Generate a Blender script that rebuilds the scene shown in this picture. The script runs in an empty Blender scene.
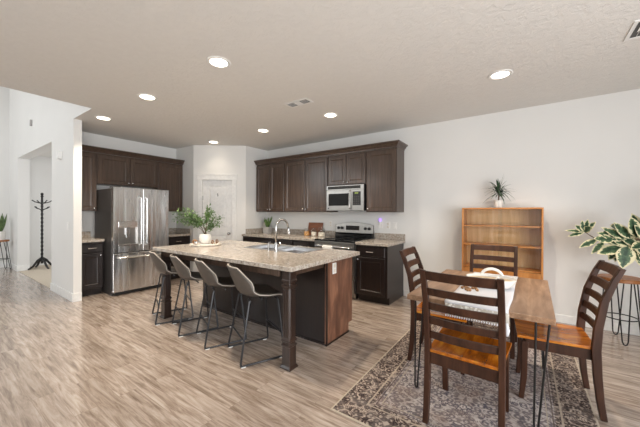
import bpy, math, random
from mathutils import Vector, Matrix
random.seed(7)
R = math.radians
C = bpy.context.scene.collection
SC = bpy.context.scene

# ------------------------------------------------------------------ camera
cam_d = bpy.data.cameras.new('camera'); cam = bpy.data.objects.new('camera', cam_d); C.objects.link(cam)
cam_d.sensor_width = 36; cam_d.lens = 290.25 * 36 / 640; cam_d.clip_start = .02
YAW, PITCH, ROLL, CAMH = R(35.1423), R(0.1402), R(0.2235), 1.3612
_r = Vector((math.cos(YAW), math.sin(YAW), 0)); _fw = Vector((-math.sin(YAW), math.cos(YAW), 0)); _z = Vector((0, 0, 1))
_F = _fw * math.cos(PITCH) - _z * math.sin(PITCH); _U = _fw * math.sin(PITCH) + _z * math.cos(PITCH)
_X = _r * math.cos(ROLL) + _U * -math.sin(ROLL) * -1; _Y = _U * math.cos(ROLL) - _r * math.sin(ROLL)
m = Matrix(((_X.x, _Y.x, -_F.x, 0), (_X.y, _Y.y, -_F.y, 0), (_X.z, _Y.z, -_F.z, CAMH), (0, 0, 0, 1)))
cam.matrix_world = m
SC.camera = cam

# ------------------------------------------------------------------ world, daylight, exposure
SC.view_settings.view_transform = 'Standard'; SC.view_settings.look = 'None'
SC.view_settings.exposure = 0.30; SC.view_settings.gamma = 1.0; SC.view_settings.use_curve_mapping = False
w = bpy.data.worlds.new('daylight'); SC.world = w; w.use_nodes = True
w.node_tree.nodes['Background'].inputs[0].default_value = (.93, .97, 1, 1)
w.node_tree.nodes['Background'].inputs[1].default_value = .7

def area(name, loc, rot, sx, sy, power, col):
    d = bpy.data.lights.new(name, 'AREA'); d.shape = 'RECTANGLE'; d.size = sx; d.size_y = sy; d.energy = power; d.color = col
    o = bpy.data.objects.new(name, d); C.objects.link(o); o.location = loc; o.rotation_euler = rot
    return o
# daylight coming through the windows behind and beside the camera, then an added den light
area('window_daylight', (2.98, -.75, 1.3), (R(108), 0, R(90)), 5.2, 2.1, 275, (.98, .99, 1))
area('window_daylight', (-7.6, -3.62, 3.5), (R(85), 0, 0), 4.6, 2.2, 112, (.985, .99, 1))
area('window_daylight', (-8.3, 3.66, 1.5), (R(-90), 0, 0), 1.6, 1.6, 20, (.97, .985, 1))  # unseen light added to brighten the den behind the doorway
LAMP_W = 11.5

# ------------------------------------------------------------------ material helpers
def new_mat(name):
    mt = bpy.data.materials.new(name); mt.use_nodes = True
    nt = mt.node_tree; b = nt.nodes['Principled BSDF']
    return mt, nt, b
def N(nt, t, **kw):
    n = nt.nodes.new(t)
    for k, v in kw.items():
        if k in n.inputs: n.inputs[k].default_value = v
        else: setattr(n, k, v)
    return n
def ramp(nt, fac, stops, interp='LINEAR'):
    r = nt.nodes.new('ShaderNodeValToRGB'); cr = r.color_ramp; cr.interpolation = interp
    while len(cr.elements) < len(stops): cr.elements.new(.5)
    for e, (p, c) in zip(cr.elements, stops):
        e.position = p; e.color = (*c, 1) if len(c) == 3 else c
    nt.links.new(fac, r.inputs[0]); return r.outputs[0]
def mapping(nt, scale=(1, 1, 1), rot=(0, 0, 0), loc=(0, 0, 0)):
    t = nt.nodes.new('ShaderNodeTexCoord'); mp = nt.nodes.new('ShaderNodeMapping')
    mp.inputs['Scale'].default_value = scale; mp.inputs['Rotation'].default_value = rot; mp.inputs['Location'].default_value = loc
    nt.links.new(t.outputs['Object'], mp.inputs[0]); return mp.outputs[0]
def bump(nt, b, h, strength=.2, dist=.01):
    n = nt.nodes.new('ShaderNodeBump'); n.inputs['Strength'].default_value = strength; n.inputs['Distance'].default_value = dist
    nt.links.new(h, n.inputs['Height']); nt.links.new(n.outputs[0], b.inputs['Normal'])
def mixc(nt, fac, a, c, mode='MIX'):
    n = nt.nodes.new('ShaderNodeMix'); n.data_type = 'RGBA'; n.blend_type = mode
    for v, i in ((fac, 0), (a, 6), (c, 7)):
        if isinstance(v, (int, float)): n.inputs[i].default_value = v
        elif isinstance(v, tuple): n.inputs[i].default_value = (*v, 1)
        else: nt.links.new(v, n.inputs[i])
    return n.outputs[2]
def s2l(*c):
    return tuple(((x / 255) / 12.92 if x / 255 <= .04045 else ((x / 255 + .055) / 1.055) ** 2.4) for x in c)

def simple(name, col, rough=.5, metal=0, spec=.5, noise=.06, nscale=20, **kw):
    """a plain coloured surface with a slight procedural unevenness"""
    mt, nt, b = new_mat(name)
    v = mapping(nt)
    n = N(nt, 'ShaderNodeTexNoise', Scale=nscale, Detail=3.0); nt.links.new(v, n.inputs['Vector'])
    lo = tuple(x * (1 - noise) for x in col); hi = tuple(min(1, x * (1 + noise)) for x in col)
    nt.links.new(ramp(nt, n.outputs[0], [(.3, lo), (.7, hi)]), b.inputs['Base Color'])
    b.inputs['Roughness'].default_value = rough; b.inputs['Metallic'].default_value = metal
    b.inputs['Specular IOR Level'].default_value = spec
    for k, x in kw.items(): b.inputs[k].default_value = x
    return mt
def wood(name, stops, scale, rough=.4, bstr=.05, coat=0., detail=5., plank=None):
    """grain stretched along one axis; plank = (axis, width, amount) varies tone board by board"""
    mt, nt, b = new_mat(name)
    v = mapping(nt, scale)
    n = N(nt, 'ShaderNodeTexNoise', Scale=1.0, Detail=detail, Roughness=.6, Distortion=.4); nt.links.new(v, n.inputs['Vector'])
    c = ramp(nt, n.outputs[0], stops)
    if plank:
        ax, wd, amt = plank
        t = nt.nodes.new('ShaderNodeTexCoord'); sp = nt.nodes.new('ShaderNodeSeparateXYZ'); nt.links.new(t.outputs['Object'], sp.inputs[0])
        d = N(nt, 'ShaderNodeMath', operation='DIVIDE'); nt.links.new(sp.outputs[ax], d.inputs[0]); d.inputs[1].default_value = wd
        f = N(nt, 'ShaderNodeMath', operation='FLOOR'); nt.links.new(d.outputs[0], f.inputs[0])
        wn = N(nt, 'ShaderNodeTexWhiteNoise', noise_dimensions='1D'); nt.links.new(f.outputs[0], wn.inputs['W'])
        g = ramp(nt, wn.outputs[0], [(0, (1 - amt,) * 3), (1, (1.0,) * 3)])
        c = mixc(nt, 1.0, c, g, 'MULTIPLY')
    nt.links.new(c, b.inputs['Base Color']); b.inputs['Roughness'].default_value = rough
    b.inputs['Coat Weight'].default_value = coat; b.inputs['Coat Roughness'].default_value = .12
    if bstr: bump(nt, b, n.outputs[0], bstr, .004)
    return mt

M = {}
def mk_walls():
    mt, nt, b = new_mat('wall_paint'); v = mapping(nt)
    n = N(nt, 'ShaderNodeTexNoise', Scale=60.0, Detail=4.0); nt.links.new(v, n.inputs['Vector'])
    n2 = N(nt, 'ShaderNodeTexNoise', Scale=1.2, Detail=2.0); nt.links.new(v, n2.inputs['Vector'])
    nt.links.new(ramp(nt, n2.outputs[0], [(.3, (.75, .742, .725)), (.7, (.775, .767, .75))]), b.inputs['Base Color'])
    b.inputs['Roughness'].default_value = .75; b.inputs['Specular IOR Level'].default_value = .3
    bump(nt, b, n.outputs[0], .06, .004); M['wall'] = mt
    mt, nt, b = new_mat('ceiling_knockdown'); v = mapping(nt)
    n = N(nt, 'ShaderNodeTexNoise', Scale=17.0, Detail=5.0, Roughness=.65, Distortion=.6); nt.links.new(v, n.inputs['Vector'])
    h = ramp(nt, n.outputs[0], [(.40, (0, 0, 0)), (.54, (1, 1, 1)), (.64, (.8, .8, .8))])
    b.inputs['Base Color'].default_value = (.66, .635, .60, 1); b.inputs['Roughness'].default_value = .85
    nt.links.new(ramp(nt, n.outputs[0], [(.3, (.735, .715, .685)), (.7, (.765, .745, .715))]), b.inputs['Base Color'])
    bump(nt, b, h, .22, .008); M['ceiling'] = mt
    M['trim'] = simple('white_trim_paint', (.82, .815, .80), .4)
    M['door'] = simple('white_door_paint', (.78, .775, .765), .38)
def mk_floor():
    mt, nt, b = new_mat('grey_brown_planks'); v = mapping(nt)
    br = N(nt, 'ShaderNodeTexBrick', Scale=1.0); br.offset = .37; br.offset_frequency = 2
    br.inputs['Color1'].default_value = (.12, .12, .12, 1); br.inputs['Color2'].default_value = (.9, .9, .9, 1); br.inputs['Mortar'].default_value = (0, 0, 0, 1)
    br.inputs['Mortar Size'].default_value = .0016; br.inputs['Brick Width'].default_value = 1.22; br.inputs['Row Height'].default_value = .128
    nt.links.new(v, br.inputs['Vector'])
    # each board offsets its own grain
    sp = N(nt, 'ShaderNodeVectorMath', operation='MULTIPLY_ADD'); nt.links.new(br.outputs['Color'], sp.inputs[0])
    sp.inputs[1].default_value = (7, 3, 5); nt.links.new(v, sp.inputs[2])
    mp = nt.nodes.new('ShaderNodeMapping'); mp.inputs['Scale'].default_value = (2.0, 22, 1); nt.links.new(sp.outputs[0], mp.inputs[0])
    n = N(nt, 'ShaderNodeTexNoise', Scale=1.4, Detail=7.0, Roughness=.66, Distortion=.55); nt.links.new(mp.outputs[0], n.inputs['Vector'])
    c = ramp(nt, n.outputs[0], [(.25, s2l(102, 87, 77)), (.41, s2l(148, 132, 120)), (.55, s2l(178, 164, 153)), (.76, s2l(206, 196, 188))])
    tone = ramp(nt, br.outputs['Color'], [(0, (.80, .78, .76)), (1, (1.06, 1.05, 1.04))])
    c = mixc(nt, 1.0, c, tone, 'MULTIPLY')
    c = mixc(nt, br.outputs['Fac'], c, s2l(150, 134, 122))
    nt.links.new(c, b.inputs['Base Color'])
    nt.links.new(ramp(nt, n.outputs[0], [(.3, (.24,) * 3), (.7, (.15,) * 3)]), b.inputs['Roughness'])
    b.inputs['Specular IOR Level'].default_value = .6; b.inputs['Coat Weight'].default_value = .45; b.inputs['Coat Roughness'].default_value = .14
    bump(nt, b, n.outputs[0], .10, .004); M['floor'] = mt
    M['carpet'] = simple('beige_carpet', s2l(205, 193, 176), .95, noise=.12, nscale=220, spec=.1)
def mk_granite():
    mt, nt, b = new_mat('speckled_granite'); v = mapping(nt)
    n1 = N(nt, 'ShaderNodeTexNoise', Scale=38.0, Detail=5.0, Roughness=.7); nt.links.new(v, n1.inputs['Vector'])
    vo = N(nt, 'ShaderNodeTexVoronoi', Scale=75.0); nt.links.new(v, vo.inputs['Vector'])
    n2 = N(nt, 'ShaderNodeTexNoise', Scale=9.0, Detail=4.0); nt.links.new(v, n2.inputs['Vector'])
    c = ramp(nt, n1.outputs[0], [(.30, s2l(108, 97, 88)), (.43, s2l(160, 149, 138)), (.55, s2l(184, 176, 166)), (.72, s2l(206, 201, 193))])
    c = mixc(nt, ramp(nt, n2.outputs[0], [(.45, (0,) * 3), (.7, (.35,) * 3)]), c, s2l(168, 150, 134))
    c = mixc(nt, ramp(nt, vo.outputs['Color'], [(.06, (.75,) * 3), (.13, (0,) * 3)]), c, s2l(98, 86, 78))
    nt.links.new(c, b.inputs['Base Color']); b.inputs['Roughness'].default_value = .16; M['granite'] = mt
def mk_metal():
    mt, nt, b = new_mat('brushed_stainless')
    b.inputs['Metallic'].default_value = 1; b.inputs['Base Color'].default_value = (.66, .65, .64, 1); b.inputs['Roughness'].default_value = .24
    v2 = mapping(nt, (5.5, 5.5, .30)); n2 = N(nt, 'ShaderNodeTexNoise', Scale=1.6, Detail=1.5); nt.links.new(v2, n2.inputs['Vector'])
    nt.links.new(ramp(nt, n2.outputs[0], [(.35, (.20,) * 3), (.65, (.29,) * 3)]), b.inputs['Roughness'])
    bump(nt, b, n2.outputs[0], .45, .035); M['steel'] = mt
    M['steel_plain'] = simple('satin_stainless', (.40, .385, .365), .30, 1, noise=.05)
    M['vent_dark'] = simple('dark_vent_slot', (.02, .02, .02), .5)
    M['chrome'] = simple('brushed_nickel', (.50, .50, .50), .24, 1, noise=.03)
    M['bright'] = simple('satin_chrome', (.74, .735, .73), .2, 1, noise=.02)
    M['grey_side'] = simple('dark_grey_appliance_side', s2l(70, 67, 66), .42, .3)
    M['black_gloss'] = simple('black_glass', (.008, .008, .009), .06, noise=.02)
    M['black'] = simple('black_plastic', (.013, .013, .014), .4)
    M['black_metal'] = simple('black_powder_coated_steel', (.014, .013, .013), .38, .2)
    M['stool_metal'] = simple('dark_gunmetal_tube', (.035, .035, .038), .35, .5)
    M['sink'] = simple('satin_sink_steel', (.55, .55, .56), .28, 1, noise=.05)
def mk_wood():
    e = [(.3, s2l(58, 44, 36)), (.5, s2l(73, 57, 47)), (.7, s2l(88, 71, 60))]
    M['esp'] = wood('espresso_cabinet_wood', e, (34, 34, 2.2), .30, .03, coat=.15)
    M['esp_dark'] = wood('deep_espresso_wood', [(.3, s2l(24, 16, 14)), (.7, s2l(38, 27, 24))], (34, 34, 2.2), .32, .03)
    M['redwood'] = wood('red_brown_end_panel', [(.28, s2l(78, 50, 39)), (.5, s2l(112, 76, 60)), (.74, s2l(156, 112, 88))], (11, 11, 2.4), .42, .03, detail=6.)  # lighter and redder than the island body
    M['post'] = wood('dark_stained_post_wood', [(.3, s2l(34, 23, 19)), (.7, s2l(54, 38, 31))], (30, 30, 2), .33, .03, coat=.2)
    M['chair'] = wood('dark_brown_chair_wood', [(.3, s2l(40, 22, 14)), (.7, s2l(72, 44, 30))], (22, 22, 2.5), .42, .03)
    M['chair'].node_tree.nodes['Principled BSDF'].inputs['Specular IOR Level'].default_value = .3
    M['seat'] = wood('amber_acacia_seat_wood', [(.25, s2l(112, 54, 4)), (.5, s2l(196, 108, 14)), (.72, s2l(240, 164, 52))], (16, 2.6, 16), .27, .04, coat=.3, plank=(0, .062, .38))
    M['table'] = wood('greyed_walnut_tabletop', [(.27, s2l(98, 70, 50)), (.5, s2l(150, 116, 89)), (.73, s2l(186, 152, 124))], (16, 1.9, 16), .42, .06, plank=(0, .145, .2))
    M['oak'] = wood('honey_oak_veneer', [(.25, s2l(158, 98, 46)), (.5, s2l(186, 123, 64)), (.75, s2l(205, 146, 84))], (16, 16, 1.8), .34, .03, coat=.15)
    M['oak_back'] = wood('lit_oak_back_panel', [(.25, s2l(196, 150, 98)), (.5, s2l(222, 182, 130)), (.75, s2l(238, 208, 164))], (18, 18, 1.1), .45, .02)  # oak lightened in colour for the light reaching inside the case
    M['board'] = wood('walnut_cutting_board', [(.3, s2l(112, 62, 34)), (.7, s2l(150, 90, 54))], (3, 20, 20), .45, .03)
    M['stoolwood'] = wood('chestnut_stool_top', [(.3, s2l(128, 76, 38)), (.7, s2l(172, 112, 62))], (4, 22, 22), .4, .03)
    M['bead'] = wood('brown_wooden_beads', [(.3, s2l(120, 84, 52)), (.7, s2l(160, 118, 78))], (30, 30, 30), .5, .02)
    M['traywood'] = wood('whitewashed_tray_wood', [(.3, s2l(170, 158, 144)), (.5, s2l(214, 206, 196)), (.7, s2l(232, 227, 220))], (5, 26, 26), .4, .02)
def mk_misc():
    M['ceramic'] = simple('white_ceramic', (.80, .78, .74), .25, noise=.02)
    M['cream'] = simple('cream_stoneware', (.72, .67, .59), .5, noise=.05)
    M['tan'] = simple('unglazed_tan_interior', s2l(186, 166, 140), .7)
    M['concrete'] = simple('grey_concrete_pot', (.40, .385, .37), .8, noise=.12)
    M['white_plastic'] = simple('white_plastic', (.80, .79, .77), .4, noise=.01)
    M['leather'] = simple('taupe_faux_leather', s2l(78, 71, 65), .46, noise=.12, nscale=14)
    M['piping'] = simple('pale_stitching', s2l(190, 182, 172), .6)
    M['soil'] = simple('dark_soil', (.03, .022, .016), .95, noise=.4, nscale=90)
    M['green'] = simple('fresh_green_leaf', s2l(84, 112, 58), .5, noise=.3, nscale=26)
    M['fern'] = simple('sage_green_leaf', s2l(98, 128, 72), .55, noise=.3, nscale=30)
    M['dracaena'] = simple('dark_green_blade', s2l(62, 84, 60), .5, noise=.35, nscale=22)
    M['snake'] = simple('snake_plant_green', s2l(82, 104, 62), .5, noise=.45, nscale=18)
    M['stem'] = simple('brown_stem', s2l(104, 84, 66), .7)
    mt, nt, b = new_mat('variegated_rubber_leaf')
    a = nt.nodes.new('ShaderNodeAttribute'); a.attribute_name = 'edge'
    v = mapping(nt); n = N(nt, 'ShaderNodeTexNoise', Scale=38.0, Detail=4.0); nt.links.new(v, n.inputs['Vector'])
    ad = N(nt, 'ShaderNodeMath', operation='MULTIPLY_ADD'); nt.links.new(n.outputs[0], ad.inputs[0]); ad.inputs[1].default_value = .95; nt.links.new(a.outputs['Fac'], ad.inputs[2])
    c = ramp(nt, ad.outputs[0], [(.60, s2l(44, 66, 50)), (.90, s2l(80, 104, 76)), (1.22, s2l(108, 126, 92)), (1.32, s2l(214, 206, 170))])
    nt.links.new(c, b.inputs['Base Color']); b.inputs['Roughness'].default_value = .42; b.inputs['Specular IOR Level'].default_value = .25; M['rubber'] = mt
    # woven white cloth
    mt, nt, b = new_mat('white_linen'); v = mapping(nt)
    n = N(nt, 'ShaderNodeTexWave', Scale=90.0, Distortion=1.0); nt.links.new(v, n.inputs['Vector'])
    b.inputs['Base Color'].default_value = (.66, .66, .70, 1); b.inputs['Roughness'].default_value = .9; bump(nt, b, n.outputs[0], .15, .002); M['linen'] = mt
    mt, nt, b = new_mat('crochet_lace'); v = mapping(nt, (1, 1, 1))
    n = N(nt, 'ShaderNodeTexVoronoi', Scale=52.0); nt.links.new(v, n.inputs['Vector'])
    nt.links.new(ramp(nt, n.outputs[0], [(.34, (.74, .72, .68)), (.52, (.46, .42, .37))]), b.inputs['Base Color']); b.inputs['Roughness'].default_value = .9; M['lace'] = mt
    # towel with grey stripes
    mt, nt, b = new_mat('striped_towel'); v = mapping(nt)
    n = N(nt, 'ShaderNodeTexWave', Scale=14.0); n.bands_direction = 'X'; nt.links.new(v, n.inputs['Vector'])
    nt.links.new(ramp(nt, n.outputs[0], [(.2, (.55, .55, .54)), (.4, (.8, .79, .77))]), b.inputs['Base Color']); b.inputs['Roughness'].default_value = .95; M['towel'] = mt
    def glass(name, tint, refl):
        mt, nt, b = new_mat(name); nt.nodes.remove(b)
        tr = N(nt, 'ShaderNodeBsdfTransparent'); tr.inputs[0].default_value = (*tint, 1)
        gl = N(nt, 'ShaderNodeBsdfGlossy'); gl.inputs['Roughness'].default_value = .03
        lw = N(nt, 'ShaderNodeLayerWeight', Blend=.5); mx = nt.nodes.new('ShaderNodeMixShader')
        pw = N(nt, 'ShaderNodeMath', operation='POWER'); nt.links.new(lw.outputs['Facing'], pw.inputs[0]); pw.inputs[1].default_value = 4.0
        mu = N(nt, 'ShaderNodeMath', operation='MULTIPLY_ADD'); nt.links.new(pw.outputs[0], mu.inputs[0]); mu.inputs[1].default_value = .6 * refl; mu.inputs[2].default_value = .03 * refl
        nt.links.new(mu.outputs[0], mx.inputs[0]); nt.links.new(tr.outputs[0], mx.inputs[1]); nt.links.new(gl.outputs[0], mx.inputs[2])
        nt.links.new(mx.outputs[0], nt.nodes['Material Output'].inputs[0]); return mt
    M['pane'] = glass('window_glass', (.97, .98, .98), 1.0)
    M['glass'] = glass('clear_glass', (.985, .99, .985), 1.0)
    M['amber'] = simple('golden_pasta', s2l(206, 150, 82), .6, noise=.35, nscale=80)
    M['sugar'] = simple('white_flour', s2l(226, 216, 202), .8, noise=.1, nscale=60)
    def emit(name, col, s, base=(.8, .8, .8)):
        mt, nt, b = new_mat(name); b.inputs['Base Color'].default_value = (*base, 1)
        b.inputs['Emission Color'].default_value = (*col, 1); b.inputs['Emission Strength'].default_value = s; return mt
    M['lamp'] = emit('warm_lamp_diffuser', (1, .90, .74), 7.0)
    M['purple'] = emit('purple_night_light', (.42, .22, 1), .9, (.5, .4, .8))
    M['display'] = emit('green_clock_digits', (.55, .7, .1), .5, (.02, .02, .02))
def mk_rug():
    mt, nt, b = new_mat('distressed_oriental_rug')
    t = nt.nodes.new('ShaderNodeTexCoord'); sp = nt.nodes.new('ShaderNodeSeparateXYZ'); nt.links.new(t.outputs['Object'], sp.inputs[0])
    def mth(op, a, c=None):
        n = N(nt, 'ShaderNodeMath', operation=op)
        for i, v in enumerate((a, c)):
            if v is None: continue
            if isinstance(v, (int, float)): n.inputs[i].default_value = v
            else: nt.links.new(v, n.inputs[i])
        return n.outputs[0]
    ax, ay = mth('ABSOLUTE', sp.outputs[0]), mth('ABSOLUTE', sp.outputs[1])
    d = mth('MINIMUM', mth('SUBTRACT', RUG_HX, ax), mth('SUBTRACT', RUG_HY, ay))
    cb = nt.nodes.new('ShaderNodeCombineXYZ'); nt.links.new(ax, cb.inputs[0]); nt.links.new(ay, cb.inputs[1])
    def vor(scale, feat='F1'):
        n = N(nt, 'ShaderNodeTexVoronoi', Scale=scale, feature=feat); nt.links.new(cb.outputs[0], n.inputs['Vector']); return n
    def noi(scale, det=4., vec=None):
        n = N(nt, 'ShaderNodeTexNoise', Scale=scale, Detail=det, Roughness=.65); nt.links.new(vec or cb.outputs[0], n.inputs['Vector']); return n.outputs[0]
    v1 = vor(8.5); petals = mth('SINE', mth('MULTIPLY', v1.outputs['Distance'], 58))
    v2 = vor(24.); fine = mth('SINE', mth('MULTIPLY', v2.outputs['Distance'], 11))
    nz = noi(26., 5.)
    motif = mth('ADD', mth('MULTIPLY', petals, .10), mth('ADD', mth('MULTIPLY', fine, .17), nz))
    border = ramp(nt, motif, [(.30, s2l(54, 46, 46)), (.46, s2l(90, 77, 73)), (.58, s2l(126, 111, 102)), (.72, s2l(176, 162, 150))])
    field = ramp(nt, motif, [(.30, s2l(92, 88, 98)), (.44, s2l(134, 125, 126)), (.56, s2l(164, 154, 151)), (.72, s2l(198, 190, 186))])
    hue = noi(3.2, 2.)
    field = mixc(nt, ramp(nt, hue, [(.45, (0,) * 3), (.62, (.45,) * 3)]), field, s2l(146, 122, 108))
    inb = ramp(nt, d, [(0, (0,) * 3), (.225, (1,) * 3)], 'CONSTANT')
    c = mixc(nt, inb, border, field)
    st = ramp(nt, d, [(0, (1, 1, 1)), (.010, (0,) * 3), (.020, (1,) * 3), (.026, (0,) * 3), (.182, (1,) * 3), (.192, (0,) * 3), (.232, (1,) * 3), (.240, (0,) * 3), (.262, (1,) * 3), (.270, (0,) * 3)], 'CONSTANT')
    lc = ramp(nt, d, [(0, s2l(190, 178, 160)), (.015, s2l(82, 68, 62)), (.1, s2l(176, 162, 146)), (.2, s2l(76, 62, 58)), (.25, s2l(180, 168, 152))], 'CONSTANT')
    c = mixc(nt, mth('MULTIPLY', st, .85), c, lc)
    wear = noi(11., 6., t.outputs['Object']); c = mixc(nt, ramp(nt, wear, [(.42, (0,) * 3), (.75, (.55,) * 3)]), c, s2l(150, 140, 134))
    nt.links.new(c, b.inputs['Base Color']); b.inputs['Roughness'].default_value = .95; b.inputs['Specular IOR Level'].default_value = .1
    p = noi(420., 2., t.outputs['Object']); bump(nt, b, p, .3, .004); M['rug'] = mt
RUG_HX, RUG_HY = .745, 1.22
mk_walls(); mk_floor(); mk_granite(); mk_metal(); mk_wood(); mk_misc(); mk_rug()

# ------------------------------------------------------------------ mesh helpers
class MB:
    def __init__(s): s.v = []; s.f = []; s.edge = []
    def add(s, vs, fs):
        o = len(s.v); s.v += [tuple(p) for p in vs]; s.f += [tuple(i + o for i in f) for f in fs]; return s
    def box(s, x0, y0, z0, x1, y1, z1):
        x0, x1 = sorted((x0, x1)); y0, y1 = sorted((y0, y1)); z0, z1 = sorted((z0, z1))
        return s.add([(x0, y0, z0), (x1, y0, z0), (x1, y1, z0), (x0, y1, z0), (x0, y0, z1), (x1, y0, z1), (x1, y1, z1), (x0, y1, z1)],
                     [(0, 3, 2, 1), (4, 5, 6, 7), (0, 1, 5, 4), (1, 2, 6, 5), (2, 3, 7, 6), (3, 0, 4, 7)])
    def prism(s, poly, z0, z1):
        n = len(poly); a = sum(poly[i][0] * poly[(i + 1) % n][1] - poly[(i + 1) % n][0] * poly[i][1] for i in range(n))
        if a < 0: poly = poly[::-1]
        return s.add([(x, y, z0) for x, y in poly] + [(x, y, z1) for x, y in poly],
                     [tuple(range(n))[::-1], tuple(range(n, 2 * n))] + [(i, (i + 1) % n, (i + 1) % n + n, i + n) for i in range(n)])
    def tube(s, pts, r, n=8, closed=False):
        pts = [Vector(p) for p in pts]; k = len(pts); rings = []
        rr = r if isinstance(r, (list, tuple)) else [r] * k
        nrm = None
        for i, p in enumerate(pts):
            a = pts[(i - 1) % k] if (closed or i > 0) else p; c = pts[(i + 1) % k] if (closed or i < k - 1) else p
            t = (c - a).normalized()
            if nrm is None:
                up = Vector((0, 0, 1)) if abs(t.z) < .9 else Vector((1, 0, 0)); nrm = (up - t * up.dot(t)).normalized()
            else: nrm = (nrm - t * nrm.dot(t)).normalized()
            bn = t.cross(nrm); sc = 1.0
            if (closed or 0 < i < k - 1):
                d1 = (p - a).normalized(); cs = max(.5, d1.dot(t)); sc = 1 / cs
            rings.append([p + (nrm * math.cos(2 * math.pi * j / n) + bn * math.sin(2 * math.pi * j / n)) * rr[i] * (1 if sc < 1.02 else min(sc, 1.3)) for j in range(n)])
        vs = [q for g in rings for q in g]; fs = []
        for i in range(k if closed else k - 1):
            b_ = ((i + 1) % k) * n; a_ = i * n
            for j in range(n): fs.append((a_ + j, a_ + (j + 1) % n, b_ + (j + 1) % n, b_ + j))
        if not closed: fs += [tuple(range(n))[::-1], tuple(range((k - 1) * n, k * n))]
        return s.add(vs, fs)
    def lathe(s, prof, c=(0, 0, 0), n=24, sx=1., sy=1.):
        vs = []; fs = []
        for r, z in prof:
            for j in range(n):
                a = 2 * math.pi * j / n; vs.append((c[0] + r * sx * math.cos(a), c[1] + r * sy * math.sin(a), c[2] + z))
        for i in range(len(prof) - 1):
            for j in range(n): fs.append((i * n + j, i * n + (j + 1) % n, (i + 1) * n + (j + 1) % n, (i + 1) * n + j))
        if prof[0][0] > 1e-4: fs.append(tuple(range(n))[::-1])
        if prof[-1][0] > 1e-4: fs.append(tuple(range((len(prof) - 1) * n, len(prof) * n)))
        return s.add(vs, fs)
    def ball(s, c, r, n=10, m_=6):
        return s.lathe([(max(1e-5, r * math.sin(math.pi * i / m_)), -r * math.cos(math.pi * i / m_)) for i in range(m_ + 1)], c, n)
    def beam(s, pts, wx, d):
        """rectangular bar swept along points in a YZ plane (x may vary); wx across X, d in the plane"""
        pts = [Vector(p) for p in pts]; k = len(pts); vs = []
        dd = d if isinstance(d, (list, tuple)) else [d] * k
        for i, p in enumerate(pts):
            t = (pts[min(k - 1, i + 1)] - pts[max(0, i - 1)]); nn = Vector((0, t.z, -t.y)).normalized() * dd[i] / 2
            if i in (0, k - 1): nn = Vector((0, 1 if nn.y > 0 else -1, 0)) * dd[i] / 2
            for sx, sn in ((-1, -1), (1, -1), (1, 1), (-1, 1)): vs.append(p + Vector((sx * wx / 2, 0, 0)) + nn * sn)
        fs = [(0, 1, 2, 3), tuple((k - 1) * 4 + j for j in (3, 2, 1, 0))]
        for i in range(k - 1):
            for j in range(4): fs.append((i * 4 + j, (i + 1) * 4 + j, (i + 1) * 4 + (j + 1) % 4, i * 4 + (j + 1) % 4))
        return s.add(vs, fs)
    def grid(s, P):
        a, b_ = len(P), len(P[0])
        return s.add([q for row in P for q in row], [(i * b_ + j, i * b_ + j + 1, (i + 1) * b_ + j + 1, (i + 1) * b_ + j) for i in range(a - 1) for j in range(b_ - 1)])
    def rings(s, loops):
        """closed loops of equal length joined in order, ends capped"""
        n = len(loops[0]); vs = [p for l in loops for p in l]; fs = []
        for i in range(len(loops) - 1):
            for j in range(n): fs.append((i * n + j, i * n + (j + 1) % n, (i + 1) * n + (j + 1) % n, (i + 1) * n + j))
        fs += [tuple(range(n))[::-1], tuple(range((len(loops) - 1) * n, len(loops) * n))]
        return s.add(vs, fs)
    def leaf(s, base, d, up, L, W, droop=.2, fold=.15, seg=4, shape=1.0):
        d = Vector(d).normalized(); up = Vector(up); side = d.cross(up)
        side = side.normalized() if side.length > 1e-4 else Vector((1, 0, 0)); nrm = side.cross(d)
        base = Vector(base); rows = []
        o = len(s.v)
        for i in range(seg + 1):
            t = i / seg; wd = W / 2 * max(.03, math.sin(math.pi * min(1, t ** shape * .94 + .05)))
            c = base + d * L * t - Vector((0, 0, 1)) * droop * L * t * t
            rows.append([c - side * wd + nrm * fold * wd, c, c + side * wd + nrm * fold * wd])
        s.grid(rows); s.edge += [(o, len(rows))]
        return s
    def build(s, name, mat, parent=None, bevel=0, smooth=False, loc=None, rot=0, seg=2, sub=0, fixn=True):
        me = bpy.data.meshes.new(name); me.from_pydata(s.v, [], s.f); me.update()
        if fixn:
            import bmesh
            bm = bmesh.new(); bm.from_mesh(me); bmesh.ops.recalc_face_normals(bm, faces=bm.faces); bm.to_mesh(me); bm.free()
        me.materials.append(M[mat] if isinstance(mat, str) else mat)
        o = bpy.data.objects.new(name, me); C.objects.link(o)
        if parent is not None: o.parent = parent
        if loc is not None: o.location = loc
        if rot: o.rotation_euler = (0, 0, rot)
        if bevel:
            b = o.modifiers.new('bevel', 'BEVEL'); b.width = bevel; b.segments = seg; b.limit_method = 'ANGLE'; b.angle_limit = R(40)
        if sub:
            b = o.modifiers.new('sub', 'SUBSURF'); b.levels = sub; b.render_levels = sub
        if smooth:
            for p in me.polygons: p.use_smooth = True
            if smooth == 'auto': 
                try: me.set_sharp_from_angle(angle=R(38))
                except Exception: pass
        return o
def Bx(*a): return MB().box(*a)
def tag(o, label, cat, group=None):
    o['label'] = label; o['category'] = cat
    if group: o['group'] = group
    return o
def thing(name, label, cat, loc=(0, 0, 0), rot=0, group=None):
    o = bpy.data.objects.new(name, None); C.objects.link(o); o.location = loc; o.rotation_euler = (0, 0, rot); o.empty_display_size = .1
    return tag(o, label, cat, group)
def struct(o): o['kind'] = 'structure'; return o
def copy_tree(o, parent=None):
    c = o.copy(); C.objects.link(c); c.parent = parent
    for ch in list(o.children): copy_tree(ch, c)
    return c
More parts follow.
